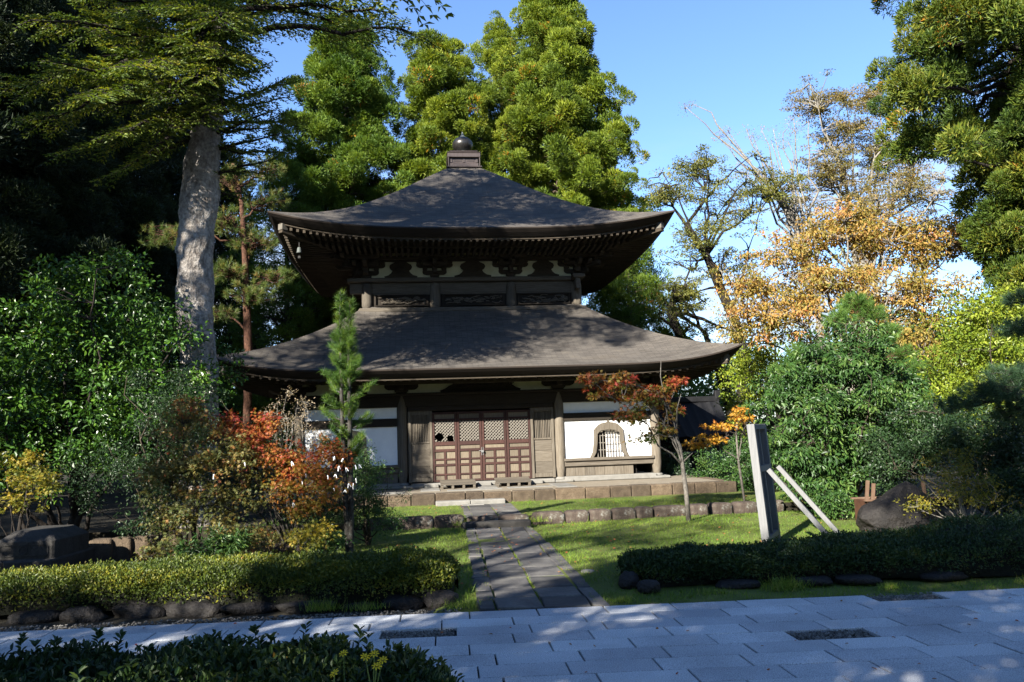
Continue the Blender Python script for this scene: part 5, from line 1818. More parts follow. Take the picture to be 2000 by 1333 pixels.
cedar("cedar_tree", "big cedar with hanging yellow-tinged boughs at the top right corner", (11.9, 17.2, 0), 22, 4.4, ([0, .05, .16, .22, .34, .55, .8, 1], [.9, 1.1, 1.7, 2.9, 3.3, 2.9, 1.8, .2]), 270, "lf_cedar_near", "bark_dark", .36, None, 48, .34, 230, 12, up=-.05, sprig=.32)

# ------------------------------------------------------------------ red pine behind the left eave
rp = [at(480, 820, 21), at(486, 700, 21), at(482, 600, 21), at(478, 480, 21), at(470, 380, 21), at(455, 320, 21)]
rp[0][2] = 0
pads = [(at(x, y, 21 + d), (rx, .8, rz)) for x, y, d, rx, rz in ((450, 350, 0, .9, .35), (520, 390, .3, .7, .35), (440, 430, -.3, .7, .4), (500, 470, 0, .8, .35), (330, 460, -.3, .9, .3), (440, 530, -.4, .7, .3), (540, 540, .2, .6, .3), (490, 570, -.5, .7, .3), (520, 330, .4, .6, .3), (430, 610, 0, .5, .25))]
pine("red_pine", "red-trunked pine with bleached orange-green needles behind the hall's left eave", (rp[0][0], 21, 0), rp, pads, 620, 60, .15, .008, "lf_redpine", "bark_red", .13, 51)

# ------------------------------------------------------------------ woodland behind
wd = [(300, 36, 7.5, 3.0), (420, 42, 9, 3.4), (230, 44, 9.5, 3.6), (600, 44, 10, 3.4), (100, 38, 8, 3.2), (720, 42, 9, 3.2), (850, 45, 9, 3.0)]
wl = ["leafy tree in the wood left of the pale fir trunk", "leafy tree in the wood seen right of the pale fir trunk", "far leafy tree behind the camellia", "far leafy tree between the hall's two left eaves", "leafy tree in the wood at the far left", "leafy tree hidden behind the dark cedar", "leafy tree behind the round-topped cedar"]
for i, ((px, Y, H, r_), lab) in enumerate(zip(wd, wl)):
    x = crown(px, Y)
    broad_tree("wood_tree", lab, "tree", (x, Y, 0), [((x, Y, H * .55), (r_, r_, H * .42)), ((x + .8, Y - 1, H * .35), (r_ * .9, r_, H * .25))], 330, 42, .55, .17, .09, "leaf4", "lf_wood", "bark_dark", .16, None, "trees in the wood behind the hall", 400 + i, .6, .2, 7, twig=.15)

g = np.random.default_rng(500)
lb = MB()
n = 3600
C = np.stack([g.uniform(-46, 46, n), g.uniform(48, 58, n), np.zeros(n)], -1)
hw_ = 4.4 + 1.3 * np.sin(C[:, 0] * .31) + 1.0 * np.sin(C[:, 0] * .83 + 1) + np.interp(C[:, 0], [2, 8, 14, 30], [0, 1.6, 2.4, 2.2])
C[:, 2] = g.random(n) ** .8 * hw_
m_ = 26
u = unit(g, n * m_)
P = np.repeat(C, m_, 0) + u * (g.random(n * m_) ** .4)[:, None] * .9
P[:, 2] = np.maximum(P[:, 2], 0)
leaves(lb, P, u + g.normal(size=u.shape) * .4, np.array((0, 0, .7)) + g.normal(size=u.shape) * .6, g.uniform(.22, .4, n * m_), .17, np.repeat(g.random(n), m_) * .6 + .4 * g.random(n * m_), "leaf4")
stuff(lb.build("far_wood", MAT["lf_wood"]), "far green wood closing the view behind the garden", "wood")

# ------------------------------------------------------------------ deciduous trees on the right
def ellp(lst): return [(at(x, y, Y), r_) for x, y, Y, r_ in lst]
def base_at(px, Y): return (at(px, 750, Y)[0], Y, 0)
b_ = base_at(1440, 26)
tp_ = [b_, at(1450, 690, 26), at(1432, 620, 26), at(1405, 560, 26), at(1380, 500, 26), at(1340, 440, 26)]
broad_tree("old_maple", "old spreading tree with a dark gnarled trunk and yellowing leaves, right of the hall's roofs", "tree", b_,
           ellp([(1310, 380, 26, (1.1, 1.2, .7)), (1370, 340, 26.5, (1.3, 1.2, .8)), (1440, 400, 26, (1.3, 1.3, 1.0)), (1350, 470, 25.5, (1.1, 1.1, .8)), (1340, 570, 25, (1.0, 1.0, 1.1)), (1500, 360, 27, (1.2, 1.2, .8)), (1420, 520, 27, (1.0, 1.0, .9))]),
           420, 84, .36, .08, .042, "leaf4", "lf_greenmaple", "bark_dark", .22, tp_, None, 61, .2, .1, 14, .5, .3, limb_r=.26, up=1.1)
b_ = base_at(1450, 27.5)
tp_ = [b_, at(1400, 700, 27.5), at(1330, 660, 27.5), at(1310, 610, 27.5), at(1320, 560, 27.5)]
broad_tree("gnarled_tree", "leaning tree with a black twisted trunk behind the lower roof's right tip", "tree", b_, ellp([(1330, 600, 27, (.9, 1, .8)), (1390, 640, 27, (.9, 1, .5))]), 70, 40, .34, .085, .045, "leaf4", "lf_greenmaple", "bark_dark", .24, tp_, None, 62, .45, .1, 6)

b_ = base_at(1700, 30)
tp_ = [b_, at(1695, 640, 30), at(1690, 560, 30), at(1680, 470, 30)]
broad_tree("zelkova_tree", "tall fan-shaped tree with pale limbs and thin brown-green leaves against the sky", "tree", b_,
           ellp([(1590, 200, 30, (1.3, 1.3, .8)), (1650, 250, 30.5, (1.5, 1.4, 1.0)), (1720, 300, 31, (1.5, 1.5, 1.2)), (1620, 330, 29.5, (1.3, 1.4, 1.2)), (1780, 370, 30, (1.6, 1.4, 1.2)), (1700, 410, 29, (1.8, 1.4, 1.0)), (1560, 400, 30, (1.0, 1.1, .9)), (1840, 460, 30, (1.2, 1.2, .8)), (1690, 190, 30, (1.0, 1, .6))]),
           1000, 60, .36, .085, .042, "leaf4", "lf_zelkova", "bark_grey", .24, tp_, None, 63, .17, .15, 22, .5, .25, limb_r=.36, up=1.1)
b_ = base_at(1610, 28)
tp_ = [b_, at(1600, 620, 28), at(1585, 540, 28), at(1560, 450, 28)]
tr_ = broad_tree("bare_tree", "half-bare tree with long pale branches reaching up left of the fan-shaped tree", "tree", b_,
           ellp([(1350, 205, 28, (.35, .4, .25)), (1420, 260, 28, (.4, .5, .3)), (1470, 265, 28, (.5, .5, .3)), (1530, 270, 28, (.5, .5, .4)), (1450, 330, 28, (.4, .5, .3)), (1550, 240, 28, (.5, .5, .3)), (1500, 330, 28, (.4, .4, .3))]),
           70, 26, .34, .055, .028, "leaf4", "lf_cherry", "bark_grey", .15, tp_, None, 64, .5, .1, 16, .5, .1, limb_r=.42)

b_ = base_at(1650, 20)
broad_tree("cherry_tree", "broad cherry tree in orange autumn leaf behind the big green bush", "tree", b_,
           ellp([(1470, 560, 19.5, (1.0, 1.0, .55)), (1560, 500, 20, (1.3, 1.2, .9)), (1640, 440, 20, (1.2, 1.2, .6)), (1740, 470, 20, (1.5, 1.3, .8)), (1840, 480, 20, (1.1, 1.1, .6)), (1540, 610, 19.5, (1.2, 1.1, .7)), (1650, 560, 19.5, (1.6, 1.2, .8)), (1790, 570, 19.5, (1.2, 1.1, .8)), (1800, 660, 19, (.9, .9, .6)), (1460, 640, 19.5, (.7, .8, .5)), (1900, 445, 20, (.6, .7, .3))]),
           860, 46, .34, .095, .05, "leaf4", "lf_cherry", "bark_grey", .13, None, None, 65, .4, .55, 20, .45, .2, limb_r=.34)
b_ = base_at(1540, 22)
broad_tree("leafy_tree", "dull green tree filling in under the orange cherry's left boughs", "tree", b_, ellp([(1480, 700, 22, (1.1, 1, 1.0)), (1560, 680, 22.5, (1.4, 1, 1.1)), (1430, 720, 23, (.7, .8, .8)), (1450, 800, 22, (.8, .8, .9))]), 200, 46, .36, .09, .05, "leaf4", "lf_lime", "bark_dark", .1, None, None, 66, .6, .2, 8, twig=.4)
for i, (px, py, Y, r_, lab) in enumerate(((1800, 660, 27, 1.5, "sunlit green tree filling the gap between the orange cherry and the yellow-green bush"), (1930, 640, 28, 1.9, "sunlit green tree behind the yellow-green bush at the right edge"), (2030, 600, 27, 2.0, "sunlit green tree just beyond the right edge behind the dark pine"), (1720, 700, 30, 1.7, "dull green tree low behind the orange cherry"))):
    c = at(px, py, Y)
    broad_tree("leafy_tree", lab, "tree", (c[0], Y, 0), [(c, (r_, r_, r_ * .8)), (c - np.array((.3, 0, 1.3)), (r_ * 1.1, r_, r_ * .8))], 190, 60, .42, .12, .065, "leaf4", "lf_lime" if i in (1, 2) else "lf_wood", "bark_dark", .12, None, "green trees behind the right-hand bushes", 670 + i, .6, .2, 8, twig=.2)
b_ = base_at(1965, 24)
broad_tree("dark_tree", "slim dark tree with a leaning trunk low at the right edge, against white cloud", "tree", b_, ellp([(1930, 470, 24, (.8, .8, .9)), (1985, 440, 24, (.9, .8, .9)), (1990, 560, 24, (.6, .6, .5))]), 110, 44, .36, .09, .045, "leaf4", "lf_cedar_deep", "bark_dark", .15, [b_, at(1972, 620, 24), at(1962, 560, 24), at(1950, 480, 24)], None, 67, .5, .2, 6)

# ------------------------------------------------------------------ bushes on the right
b_ = base_at(1650, 15)
broad_tree("evergreen_bush", "big rounded evergreen bush with drooping glossy leaves in the middle of the right side", "bush", b_,
           ellp([(1650, 740, 15, (1.15, 1.0, .95)), (1590, 830, 14.6, (.95, .9, .85)), (1710, 830, 14.8, (1.0, .9, .8)), (1660, 680, 15.2, (.7, .8, .5)), (1560, 900, 14.5, (.7, .7, .5)), (1640, 920, 14.6, (.8, .7, .5)), (1740, 740, 15.3, (.6, .7, .5)), (1540, 760, 15, (.5, .6, .5)), (1600, 960, 14.2, (.6, .4, .25))]),
           560, 56, .26, .10, .038, "leaf6", "lf_bush", "twig", .07, None, None, 71, .42, .55, 12, .42, .2, stems=2, twig=.35)
rp = [(at(1680, 800, 17)[0], 17, 0), at(1680, 720, 17), at(1675, 640, 17)]
pine("young_pine", "bright green young pine poking its round top above the big evergreen bush", rp[0], rp, [(at(x, y, Y), r_) for x, y, Y, r_ in ((1640, 620, 16.9, (.34, .4, .28)), (1700, 610, 17, (.36, .4, .28)), (1670, 590, 17, (.36, .35, .2)), (1730, 650, 17, (.3, .4, .22)), (1760, 690, 17, (.3, .4, .2)), (1790, 720, 16.8, (.25, .4, .2)), (1800, 770, 16.8, (.25, .3, .2)), (1530, 730, 16.2, (.3, .3, .25)), (1560, 690, 16.2, (.25, .3, .2)))], 480, 60, .13, .0065, "lf_pine", "bark_red", .06, 72, spread=.6)
b_ = base_at(1905, 15.5)
broad_tree("lime_bush", "tall yellow-green sunlit bush near the right edge", "bush", b_, ellp([(1890, 700, 15.5, (.8, .8, 1.0)), (1950, 650, 15.6, (.8, .8, .8)), (1880, 790, 15.2, (.7, .7, .6)), (1970, 740, 15.4, (.8, .8, .9)), (1900, 620, 15.7, (.4, .6, .5)), (1850, 830, 15, (.5, .5, .4)), (1990, 600, 15.7, (.5, .6, .5))]), 460, 60, .26, .08, .042, "leaf4", "lf_lime", "twig", .06, None, None, 73, .8, .1, 10, .45, .2, stems=2, twig=.4)
rp = [(8.6, 11.6, 0), (8.5, 11.6, 1.5), (8.3, 11.6, 3), (8.2, 11.6, 4.2)]
pine("dark_pine", "dark shaded pine boughs reaching in from the right edge", rp[0], rp, [(at(x, y, Y), r_) for x, y, Y, r_ in ((1995, 580, 11.5, (.22, .4, .12)), (1985, 640, 11.3, (.3, .4, .12)), (1985, 730, 11.2, (.45, .45, .18)), (1930, 765, 11, (.45, .4, .16)), (1870, 790, 11, (.25, .3, .12)), (1990, 800, 11, (.4, .4, .2)))], 330, 60, .11, .0055, "lf_pine_dark", "bark_dark", .10, 74)
b_ = base_at(1930, 12.8)
broad_tree("dark_shrub", "dark shaded shrubs under the pine at the right edge", "shrub", b_, ellp([(1900, 860, 12.9, (.7, .6, .5)), (1970, 880, 12.6, (.8, .6, .8)), (1990, 950, 11.8, (.6, .5, .6)), (1790, 880, 13.6, (.6, .4, .55)), (1840, 830, 13.6, (.5, .4, .5)), (1745, 915, 14.0, (.6, .4, .45)), (1720, 880, 14.2, (.4, .35, .4))]), 520, 70, .24, .06, .03, "leaf4", "lf_shade", "twig", .05, None, None, 75, .7, .1, 8, stems=2, twig=.3)
b_ = base_at(1865, 11.2)
broad_tree("olive_shrub", "small olive-yellow shrub with pale bare twigs just right of the pointed boulder", "shrub", b_, ellp([(1850, 940, 11.2, (.45, .4, .28)), (1910, 960, 11.1, (.4, .4, .3)), (1800, 985, 10.9, (.25, .2, .12)), (1880, 900, 11.3, (.3, .3, .2))]), 130, 40, .16, .038, .018, "leaf4", "lf_yellow", "bark_grey", .03, None, None, 76, .5, .1, 12, stems=2)
for i, (px, py, Y, s_, lab) in enumerate(((1625, 985, 13.6, .3, "low leafy plant at the foot of the big evergreen bush"), (1420, 900, 20.3, .9, "glossy shrub behind the hall platform's right end"), (1310, 905, 21.8, .62, "dark shrub beside the hall's right corner column"), (1462, 945, 18.6, .55, "shrub hiding the right end of the stone platform"), (1500, 880, 18.0, .75, "shrub between the display board's top and the big evergreen bush"))):
    b_ = base_at(px, Y)
    c = at(px, py, Y)
    c[2] = max(c[2], .35 * s_)
    broad_tree("glossy_shrub", lab, "shrub", b_, [(c, (s_, s_ * .7, s_ * .62)), (c - np.array((s_ * .3, 0, s_ * .3)), (s_ * .8, s_ * .6, s_ * .5))], int(110 * s_ + 30), 46, .2, .06, .03, "leaf6", "lf_bush" if i != 2 else "lf_shade", "twig", .03, None, None, 80 + i, .7, .2, 8, stems=2, twig=.3)

# ------------------------------------------------------------------ the thin maples on the right
b_ = np.array((at(1345, 1012, 14.0)[0], 14.0, 0))
tp_ = [b_ - np.array((0, 0, .05)), at(1340, 960, 14), at(1333, 910, 14), at(1328, 872, 14), at(1318, 852, 14), at(1296, 832, 14)]
mt = broad_tree("thin_maple", "thin young maple with red, orange and green leaves in front of the hall's right window", "tree", b_,
           ellp([(1190, 752, 13.9, (.52, .35, .15)), (1150, 740, 13.8, (.28, .25, .08)), (1240, 775, 14, (.42, .35, .22)), (1290, 765, 14.1, (.36, .35, .2)), (1230, 815, 13.8, (.32, .3, .16)), (1285, 840, 13.9, (.32, .25, .10)), (1255, 858, 13.8, (.25, .2, .05)), (1310, 800, 14.1, (.2, .2, .16)), (1170, 770, 13.9, (.35, .25, .08)), (1315, 745, 14.2, (.2, .2, .12)), (1210, 740, 13.9, (.4, .3, .1))]),
           190, 24, .14, .075, .075, "maple", "lf_maple_fade", "bark_maple", .044, tp_, None, 91, .45, .35, 9, .55, .1, limb_r=.42, up=1.1, tonez=.5)
tb = MB()
for pts in (((1328, 872), (1312, 810), (1296, 770), (1290, 735), (1291, 705)), ((1312, 810), (1290, 775), (1250, 755), (1180, 745)), ((1332, 905), (1345, 892), (1353, 885)), ((1322, 855), (1322, 800), (1330, 770))):
    tb.tube([at(x, y, 14) - b_ for x, y in pts], np.linspace(.015, .005, len(pts)), 6)
tb.build("branch", MAT["bark_maple"], mt, True)
b_ = base_at(1440, 15.9)
broad_tree("golden_maple", "little maple with a spray of golden orange leaves left of the display board's top", "tree", b_, ellp([(1450, 812, 15.9, (.28, .3, .10)), (1410, 832, 15.8, (.3, .25, .07)), (1372, 862, 15.7, (.32, .25, .12)), (1400, 860, 15.7, (.25, .25, .08)), (1440, 800, 16, (.18, .2, .1))]), 62, 16, .13, .08, .08, "maple", "lf_maple_gold", "bark_maple", .03, [b_, at(1442, 900, 15.9), at(1438, 850, 15.9), at(1440, 825, 15.9)], None, 92, .4, .35, 5, up=1.1)

# ------------------------------------------------------------------ shrubs and maples on the left
b_ = np.array((-7.6, 13.7, 0))
broad_tree("camellia", "large glossy dark green camellia covering the left side behind the plinth", "bush", b_,
           [((-7.3, 13.5, 3.9), (1.15, 1.0, 1.15)), ((-7.9, 13.3, 2.4), (1.5, 1.1, 1.3)), ((-6.3, 13.7, 3.2), (.8, .9, 1.2)), ((-9.0, 13.6, 3.0), (1.4, 1.1, 1.4)), ((-6.6, 13.2, 1.9), (1.0, .8, .9)), ((-8.6, 13.0, 1.5), (1.3, .8, .8)), ((-5.7, 14.1, 2.3), (.4, .4, .6)), ((-5.65, 14.7, 2.5), (.45, .35, .7)), ((-7.2, 15.3, 3.7), (.8, .6, 1.3)), (at(440, 725, 15.2), (.32, .3, .5))],
           640, 56, .30, .085, .046, "leaf6", "lf_camellia", "bark_dark", .1, None, None, 101, .7, .2, 12, .42, .15, stems=2, twig=.25)
b_ = base_at(330, 12.4)
broad_tree("dark_shrub", "dark blue-green shaded shrub between the camellia and the olive maple", "shrub", b_, ellp([(340, 790, 12.4, (.75, .6, .7)), (270, 880, 12.2, (.7, .5, .6)), (400, 860, 12.4, (.6, .5, .8)), (200, 930, 12.0, (.7, .5, .45)), (320, 960, 11.9, (.7, .4, .4))]), 300, 60, .2, .045, .018, "leaf4", "lf_shade", "twig", .05, None, None, 102, .7, .1, 8, stems=2, twig=.3)
b_ = base_at(50, 10.9)
broad_tree("yellow_maple", "small maple turning yellow at the left edge above the stone plinth", "shrub", b_, ellp([(40, 935, 10.9, (.55, .4, .16)), (100, 945, 10.9, (.3, .3, .12)), (30, 985, 10.7, (.4, .35, .14)), (60, 900, 11.2, (.4, .3, .15))]), 90, 26, .15, .05, .05, "maple", "lf_yellow", "bark_dark", .03, None, None, 103, .4, .3, 6, stems=2, up=1.1)
b_ = base_at(385, 10.9)
broad_tree("olive_maple", "shaded olive and rusty maple between the plinth and the red maple", "shrub", b_, ellp([(350, 830, 11, (.42, .4, .3)), (330, 930, 10.9, (.42, .4, .35)), (400, 900, 10.9, (.45, .4, .45)), (430, 980, 10.8, (.45, .4, .35)), (330, 1020, 10.6, (.35, .3, .2)), (470, 900, 11, (.3, .3, .4)), (360, 790, 11, (.22, .25, .18)), (450, 1040, 10.6, (.35, .3, .18)), (330, 1070, 10.4, (.35, .25, .12))]), 430, 30, .16, .052, .052, "maple", "lf_maple_olive", "bark_dark", .04, None, None, 104, .6, .35, 10, stems=2, up=1.0, tonez=.4)
b_ = base_at(570, 11.3)
broad_tree("red_maple", "bushy maple with red and orange leaves hung with white paper strips", "shrub", b_, ellp([(445, 835, 11.4, (.24, .25, .22)), (485, 860, 11.3, (.28, .3, .28)), (545, 895, 11.2, (.34, .3, .22)), (600, 920, 11.2, (.36, .3, .26)), (640, 890, 11.3, (.3, .3, .26)), (570, 950, 11.1, (.34, .3, .2)), (640, 960, 11.1, (.26, .25, .22)), (520, 830, 11.5, (.2, .2, .2)), (600, 995, 11.1, (.3, .25, .16))]), 380, 26, .14, .052, .052, "maple", "lf_maple_red", "bark_lichen", .035, None, None, 105, .6, .35, 10, stems=2, up=1.0, tonez=.55)
b_ = base_at(560, 12.2)
broad_tree("dry_shrub", "thin half-dead shrub with pale curled leaves above the red maple", "shrub", b_, ellp([(560, 830, 12.2, (.35, .3, .3)), (530, 810, 12.3, (.25, .2, .25)), (600, 800, 12.2, (.2, .2, .25)), (620, 850, 12.1, (.3, .2, .25)), (565, 770, 12.2, (.1, .1, .15))]), 110, 12, .12, .035, .018, "leaf4", "lf_dry", "bark_grey", .025, None, None, 106, .8, .2, 16, stems=2)
b_ = base_at(560, 11.9)
broad_tree("underbrush", "dark green underbrush below the red maple and behind it", "shrub", b_, ellp([(500, 960, 12.0, (.7, .4, .45)), (600, 1000, 11.9, (.6, .4, .3)), (440, 930, 12.2, (.5, .4, .5)), (540, 890, 12.3, (.6, .4, .5))]), 170, 46, .2, .05, .022, "leaf4", "lf_shade", "twig", .03, None, None, 107, .7, .1, 6, stems=2, twig=.2)
b_ = base_at(715, 12.4)
broad_tree("green_shrub", "arching green shrub right of the pine sapling, hiding the platform's left end", "shrub", b_, ellp([(715, 930, 12.4, (.36, .35, .3)), (735, 990, 12.2, (.42, .35, .35)), (690, 980, 12.3, (.35, .3, .4)), (760, 1020, 12.1, (.28, .25, .2)), (700, 890, 12.5, (.25, .25, .2)), (650, 1010, 12.2, (.35, .3, .3))]), 240, 48, .13, .035, .018, "leaf4", "lf_bush", "twig", .03, None, None, 108, .8, .4, 10, stems=2, twig=.4)
b_ = base_at(425, 10.1)
broad_tree("low_plant", "low broad-leaved plant under the olive maple behind the left hedge", "shrub", b_, ellp([(420, 1068, 10.1, (.3, .25, .16)), (470, 1060, 10.2, (.25, .2, .14)), (380, 1080, 10.0, (.25, .2, .12))]), 46, 34, .12, .07, .024, "leaf6", "lf_bush", "stem_green", .012, None, None, 109, .8, .3, 6, stems=2)

for i, (x, y, Y, r_, mt_, lab) in enumerate(((520, 1045, 10.7, .30, "lf_maple_olive", "low olive-green maple seedling at the foot of the red maple, on its left"), (610, 1040, 10.8, .24, "lf_yellow", "low yellow-green maple seedling at the foot of the red maple, on its right"), (300, 1010, 11.6, .34, "lf_shade", "dark leafy plant above the squared bank stones"), (640, 1060, 11.0, .2, "lf_bush", "small dark green plant between the red maple and the pine sapling"))):
    c = at(x, y, Y); c[2] = max(c[2], r_ * .5)
    broad_tree("low_plant", lab, "shrub", (c[0], Y, 0), [(c, (r_ * 1.3, r_, r_ * .75)), (c - np.array((.1, .05, r_ * .35)), (r_ * 1.2, r_, r_ * .5))], 46, 26, .13, .05, .05 if "maple" in mt_ or "yellow" in mt_ else .024, "maple" if "maple" in mt_ or "yellow" in mt_ else "leaf6", mt_, "twig", .012, None, None, 690 + i, .6, .3, 6, stems=2)
# ---- young pine with two stems
b_ = np.array((-2.38, 11.45, 0))
g = np.random.default_rng(120)
sp_ = thing("pine_sapling", "slender young pine with two lichen-covered stems standing before the hall's left window", "pine", b_)
tb, lb = MB(), MB()
for stem in ([(682, 1082), (676, 1000), (672, 900), (668, 800), (666, 700), (664, 620), (665, 570)], [(684, 1082), (686, 1000), (684, 900), (683, 800), (681, 700), (683, 620), (684, 585)]):
    pts = np.array([at(x, y, 11.45) - b_ for x, y in stem]); pts[0, 2] = -.05
    tt = np.linspace(0, 1, 40); so = np.linspace(0, 1, len(pts))
    pts = np.stack([np.interp(tt, so, pts[:, i]) for i in range(3)], -1)
    tb.tube(pts, np.interp(tt, [0, .35, 1], [.046, .036, .010]), 9, wob=.06, seed=1)
    zt = pts[-1, 2]
    for i in range(46):
        z = 2.45 + (zt - 2.45) * i / 46
        c = np.array([np.interp(z, pts[:, 2], pts[:, k]) for k in range(3)])
        a = i * 2.4
        needle_tufts(lb, g, c[None] + np.array((math.cos(a), math.sin(a), .3)) * .05, np.array([(math.cos(a) * .7, math.sin(a) * .7, .8)]), 70, .10, .0042, .6)
    for i in range(24):
        z = 1.35 + 1.9 * i / 24 + g.normal(0, .05)
        c = np.array([np.interp(z, pts[:, 2], pts[:, k]) for k in range(3)])
        a = i * 2.4 + 1
        l = g.uniform(.20, .44) * np.interp(z, [1.5, 2.0, 3.1], [1.0, 1.0, .35])
        e = c + np.array((math.cos(a) * l, math.sin(a) * l, l * .55))
        p = bez(c, e, -.12, 8)
        tb.tube(p, np.linspace(.012, .005, 8), 5)
        for t in (.55, .7, .82, .92, 1.0):
            q_ = p[min(7, int(t * 7))]
            needle_tufts(lb, g, q_[None], (p[-1] - p[-3])[None] + np.array((0, 0, .1)), 70, .10, .0042, .6)
tb.build("stems", MAT["bark_lichen"], sp_, True)
lb.build("crown", MAT["lf_sapling"], sp_)

# ---- white paper fortunes tied on the twigs
pf = [(653, 893), (655, 928), (652, 955), (670, 897), (676, 915), (694, 910), (702, 909), (597, 927), (590, 941), (681, 946), (690, 946), (695, 936), (674, 958), (570, 903), (478, 905), (418, 928), (572, 984), (640, 930), (662, 912)]
for i, (x, y) in enumerate(pf):
    c = at(x, y, 10.95 if x > 500 else 10.6)
    q = MB()
    l = g.uniform(.04, .07)
    q.box(-.009, .009, -.006, .006, -.009, .009, .003)
    for s_ in (-1, 1):
        tl = l * g.uniform(.6, 1.1); dx = s_ * g.uniform(.006, .02)
        q.add([(s_ * .002, -.002, 0), (s_ * .002 + s_ * .010, .002, 0), (dx + s_ * .009, .004, -tl), (dx, 0, -tl), (s_ * .002, .002, 0), (s_ * .012, .006, 0), (dx + s_ * .009, .008, -tl), (dx, .004, -tl)], [(0, 1, 2, 3), (7, 6, 5, 4), (0, 4, 5, 1), (3, 2, 6, 7), (1, 5, 6, 2), (0, 3, 7, 4)])
    o = q.build("paper_fortune", MAT["paper"])
    o.location = c; o.rotation_euler = (0, g.normal(0, .25), g.uniform(0, 6))
    tag(o, "folded white paper fortune tied to a twig among the maple and pine on the left", "paper strip", "paper fortunes tied to the maple twigs")

# ---- yellow flowers rising from the foreground hedge
def flower_plant(label, heads, foot, Y):
    f0 = at(*foot, Y)
    t_ = thing("yellow_flower", label, "flower", f0)
    for (x, y, dy) in heads:
        c = at(x, y, Y + dy) - f0
        q = MB(); q.tube(bez((0, 0, -.1), c, .15, 6), [.0025] * 6, 5); st = q.build("stem", MAT["stem_green"], t_)
        q = MB()
        a = np.arange(8) / 8 * 6.283
        tilt = nrm(np.array((g.normal(0, .25), -.5, .8)))
        e1 = nrm(np.cross(tilt, (0, 1, .2))); e2 = np.cross(tilt, e1)
        D = np.cos(a)[:, None] * e1 + np.sin(a)[:, None] * e2
        leaves(q, c + D * .004, D + tilt * .15, np.repeat(tilt[None], 8, 0), .017, .008, g.random(8), "leaf6")
        rock_shape(q, c + tilt * .004, (.007, .007, .006), 5, boxy=1.0, amp=.02, n=8, k=6)
        q.build("flower_head", MAT["petal"], t_)
    return t_
flower_plant("cluster of four yellow daisies rising from the foreground hedge", [(713, 1284, 0), (731, 1278, .02), (736, 1302, -.03), (748, 1290, 0)], (728, 1325), 3.1)
flower_plant("single yellow daisy in the foreground hedge, left of the cluster of four", [(671, 1277, 0)], (672, 1300), 3.3)
flower_plant("low yellow bud at the very bottom of the foreground hedge", [(653, 1316, 0)], (652, 1330), 3.0)

# ------------------------------------------------------------------ lawn grass, moss in the path joints, fallen leaves
g = np.random.default_rng(140)
lb = MB()
n = 150000
X = g.uniform(-4.6, 6.8, n); Y = g.uniform(7.62, 17.6, n)
c_path = np.where(Y < 14.2, .2 + (Y - 7.6) * (-.085), -.42 - (Y - 14.7) * .10)
edge = .585 + .03 * np.sin(Y * 5) + g.normal(0, .02, n)
on_path = np.abs(X - c_path) < edge
ky = kerb_y(X)
on_terr = Y > ky + .12
kerb = np.abs(Y - ky - .08) < .10
hx_, hy_ = X - HX, Y - HY
ly = -math.sin(TH) * hx_ + math.cos(TH) * hy_
keep = ~on_path & ~kerb & (ly < PF - .03) & (Y > 7.66 + .1 * (X < -.5)) & ~((X < -.75) & (Y < 9.1)) & ~((X > 1.2) & (Y > 8.2) & (Y < 9.3))
keep &= g.random(n) < np.interp(Y, [7.6, 10, 14, 17.6], [1, .9, .7, .6])
keep &= (np.sin(X * 1.7 + 2.1 * np.sin(Y * 1.1)) * np.sin(Y * 2.3 + 1.3 * np.sin(X * 1.9)) < .72) | (g.random(n) < .25)
X, Y = X[keep], Y[keep]
Z = np.where(Y > kerb_y(X) + .12, .115, .012 * np.sin(X * 1.3 + Y * .7) + .012 * np.sin(X * .6 - Y * 1.9) - .014)
n = len(X)
D = np.array((0, 0, 1.0)) + g.normal(size=(n, 3)) * .55
hgt = g.uniform(.018, .05, n) * (1 + .5 * (np.sin(X * 2.1 + Y) * np.sin(Y * 1.7 - X) > .3))
tall = (g.random(n) < .02) | ((np.abs(np.abs(X - np.interp(Y, [7.6, 14.2], [.2, -.36])) - .63) < .05) & (g.random(n) < .5)) | ((Y < 8.0) & (g.random(n) < .35))
hgt = np.where(tall, hgt * 1.9, hgt)
tone_ = .5 + .28 * np.sin(X * 1.1 + 1.3 * np.sin(Y * .9)) * np.sin(Y * 1.4 + X * .5)
leaves(lb, np.stack([X, Y, Z], -1), D, g.normal(size=(n, 3)), hgt, g.uniform(.004, .008, n), tone_ * .6 + .4 * g.random(n), "blade")
# grass in the joints of the path
for u, w_ in ((-.405, .03), (0.01, .02), (.445, .025)):
    m_ = 2600
    yy = g.uniform(7.7, 14.0, m_)
    keep = (np.sin(yy * 3.1 + u * 20) + np.sin(yy * 7.7 + u * 9)) > -.3
    yy = yy[keep]; m_ = len(yy)
    xx = .2 + (yy - 7.6) * (-.085) + u * 1.16 + g.normal(0, w_ * .5, m_)
    leaves(lb, np.stack([xx, yy, np.full(m_, -.01)], -1), np.array((0, 0, .8)) + g.normal(size=(m_, 3)) * .6, g.normal(size=(m_, 3)), g.uniform(.015, .045, m_), .006, .4 + .6 * g.random(m_), "blade")
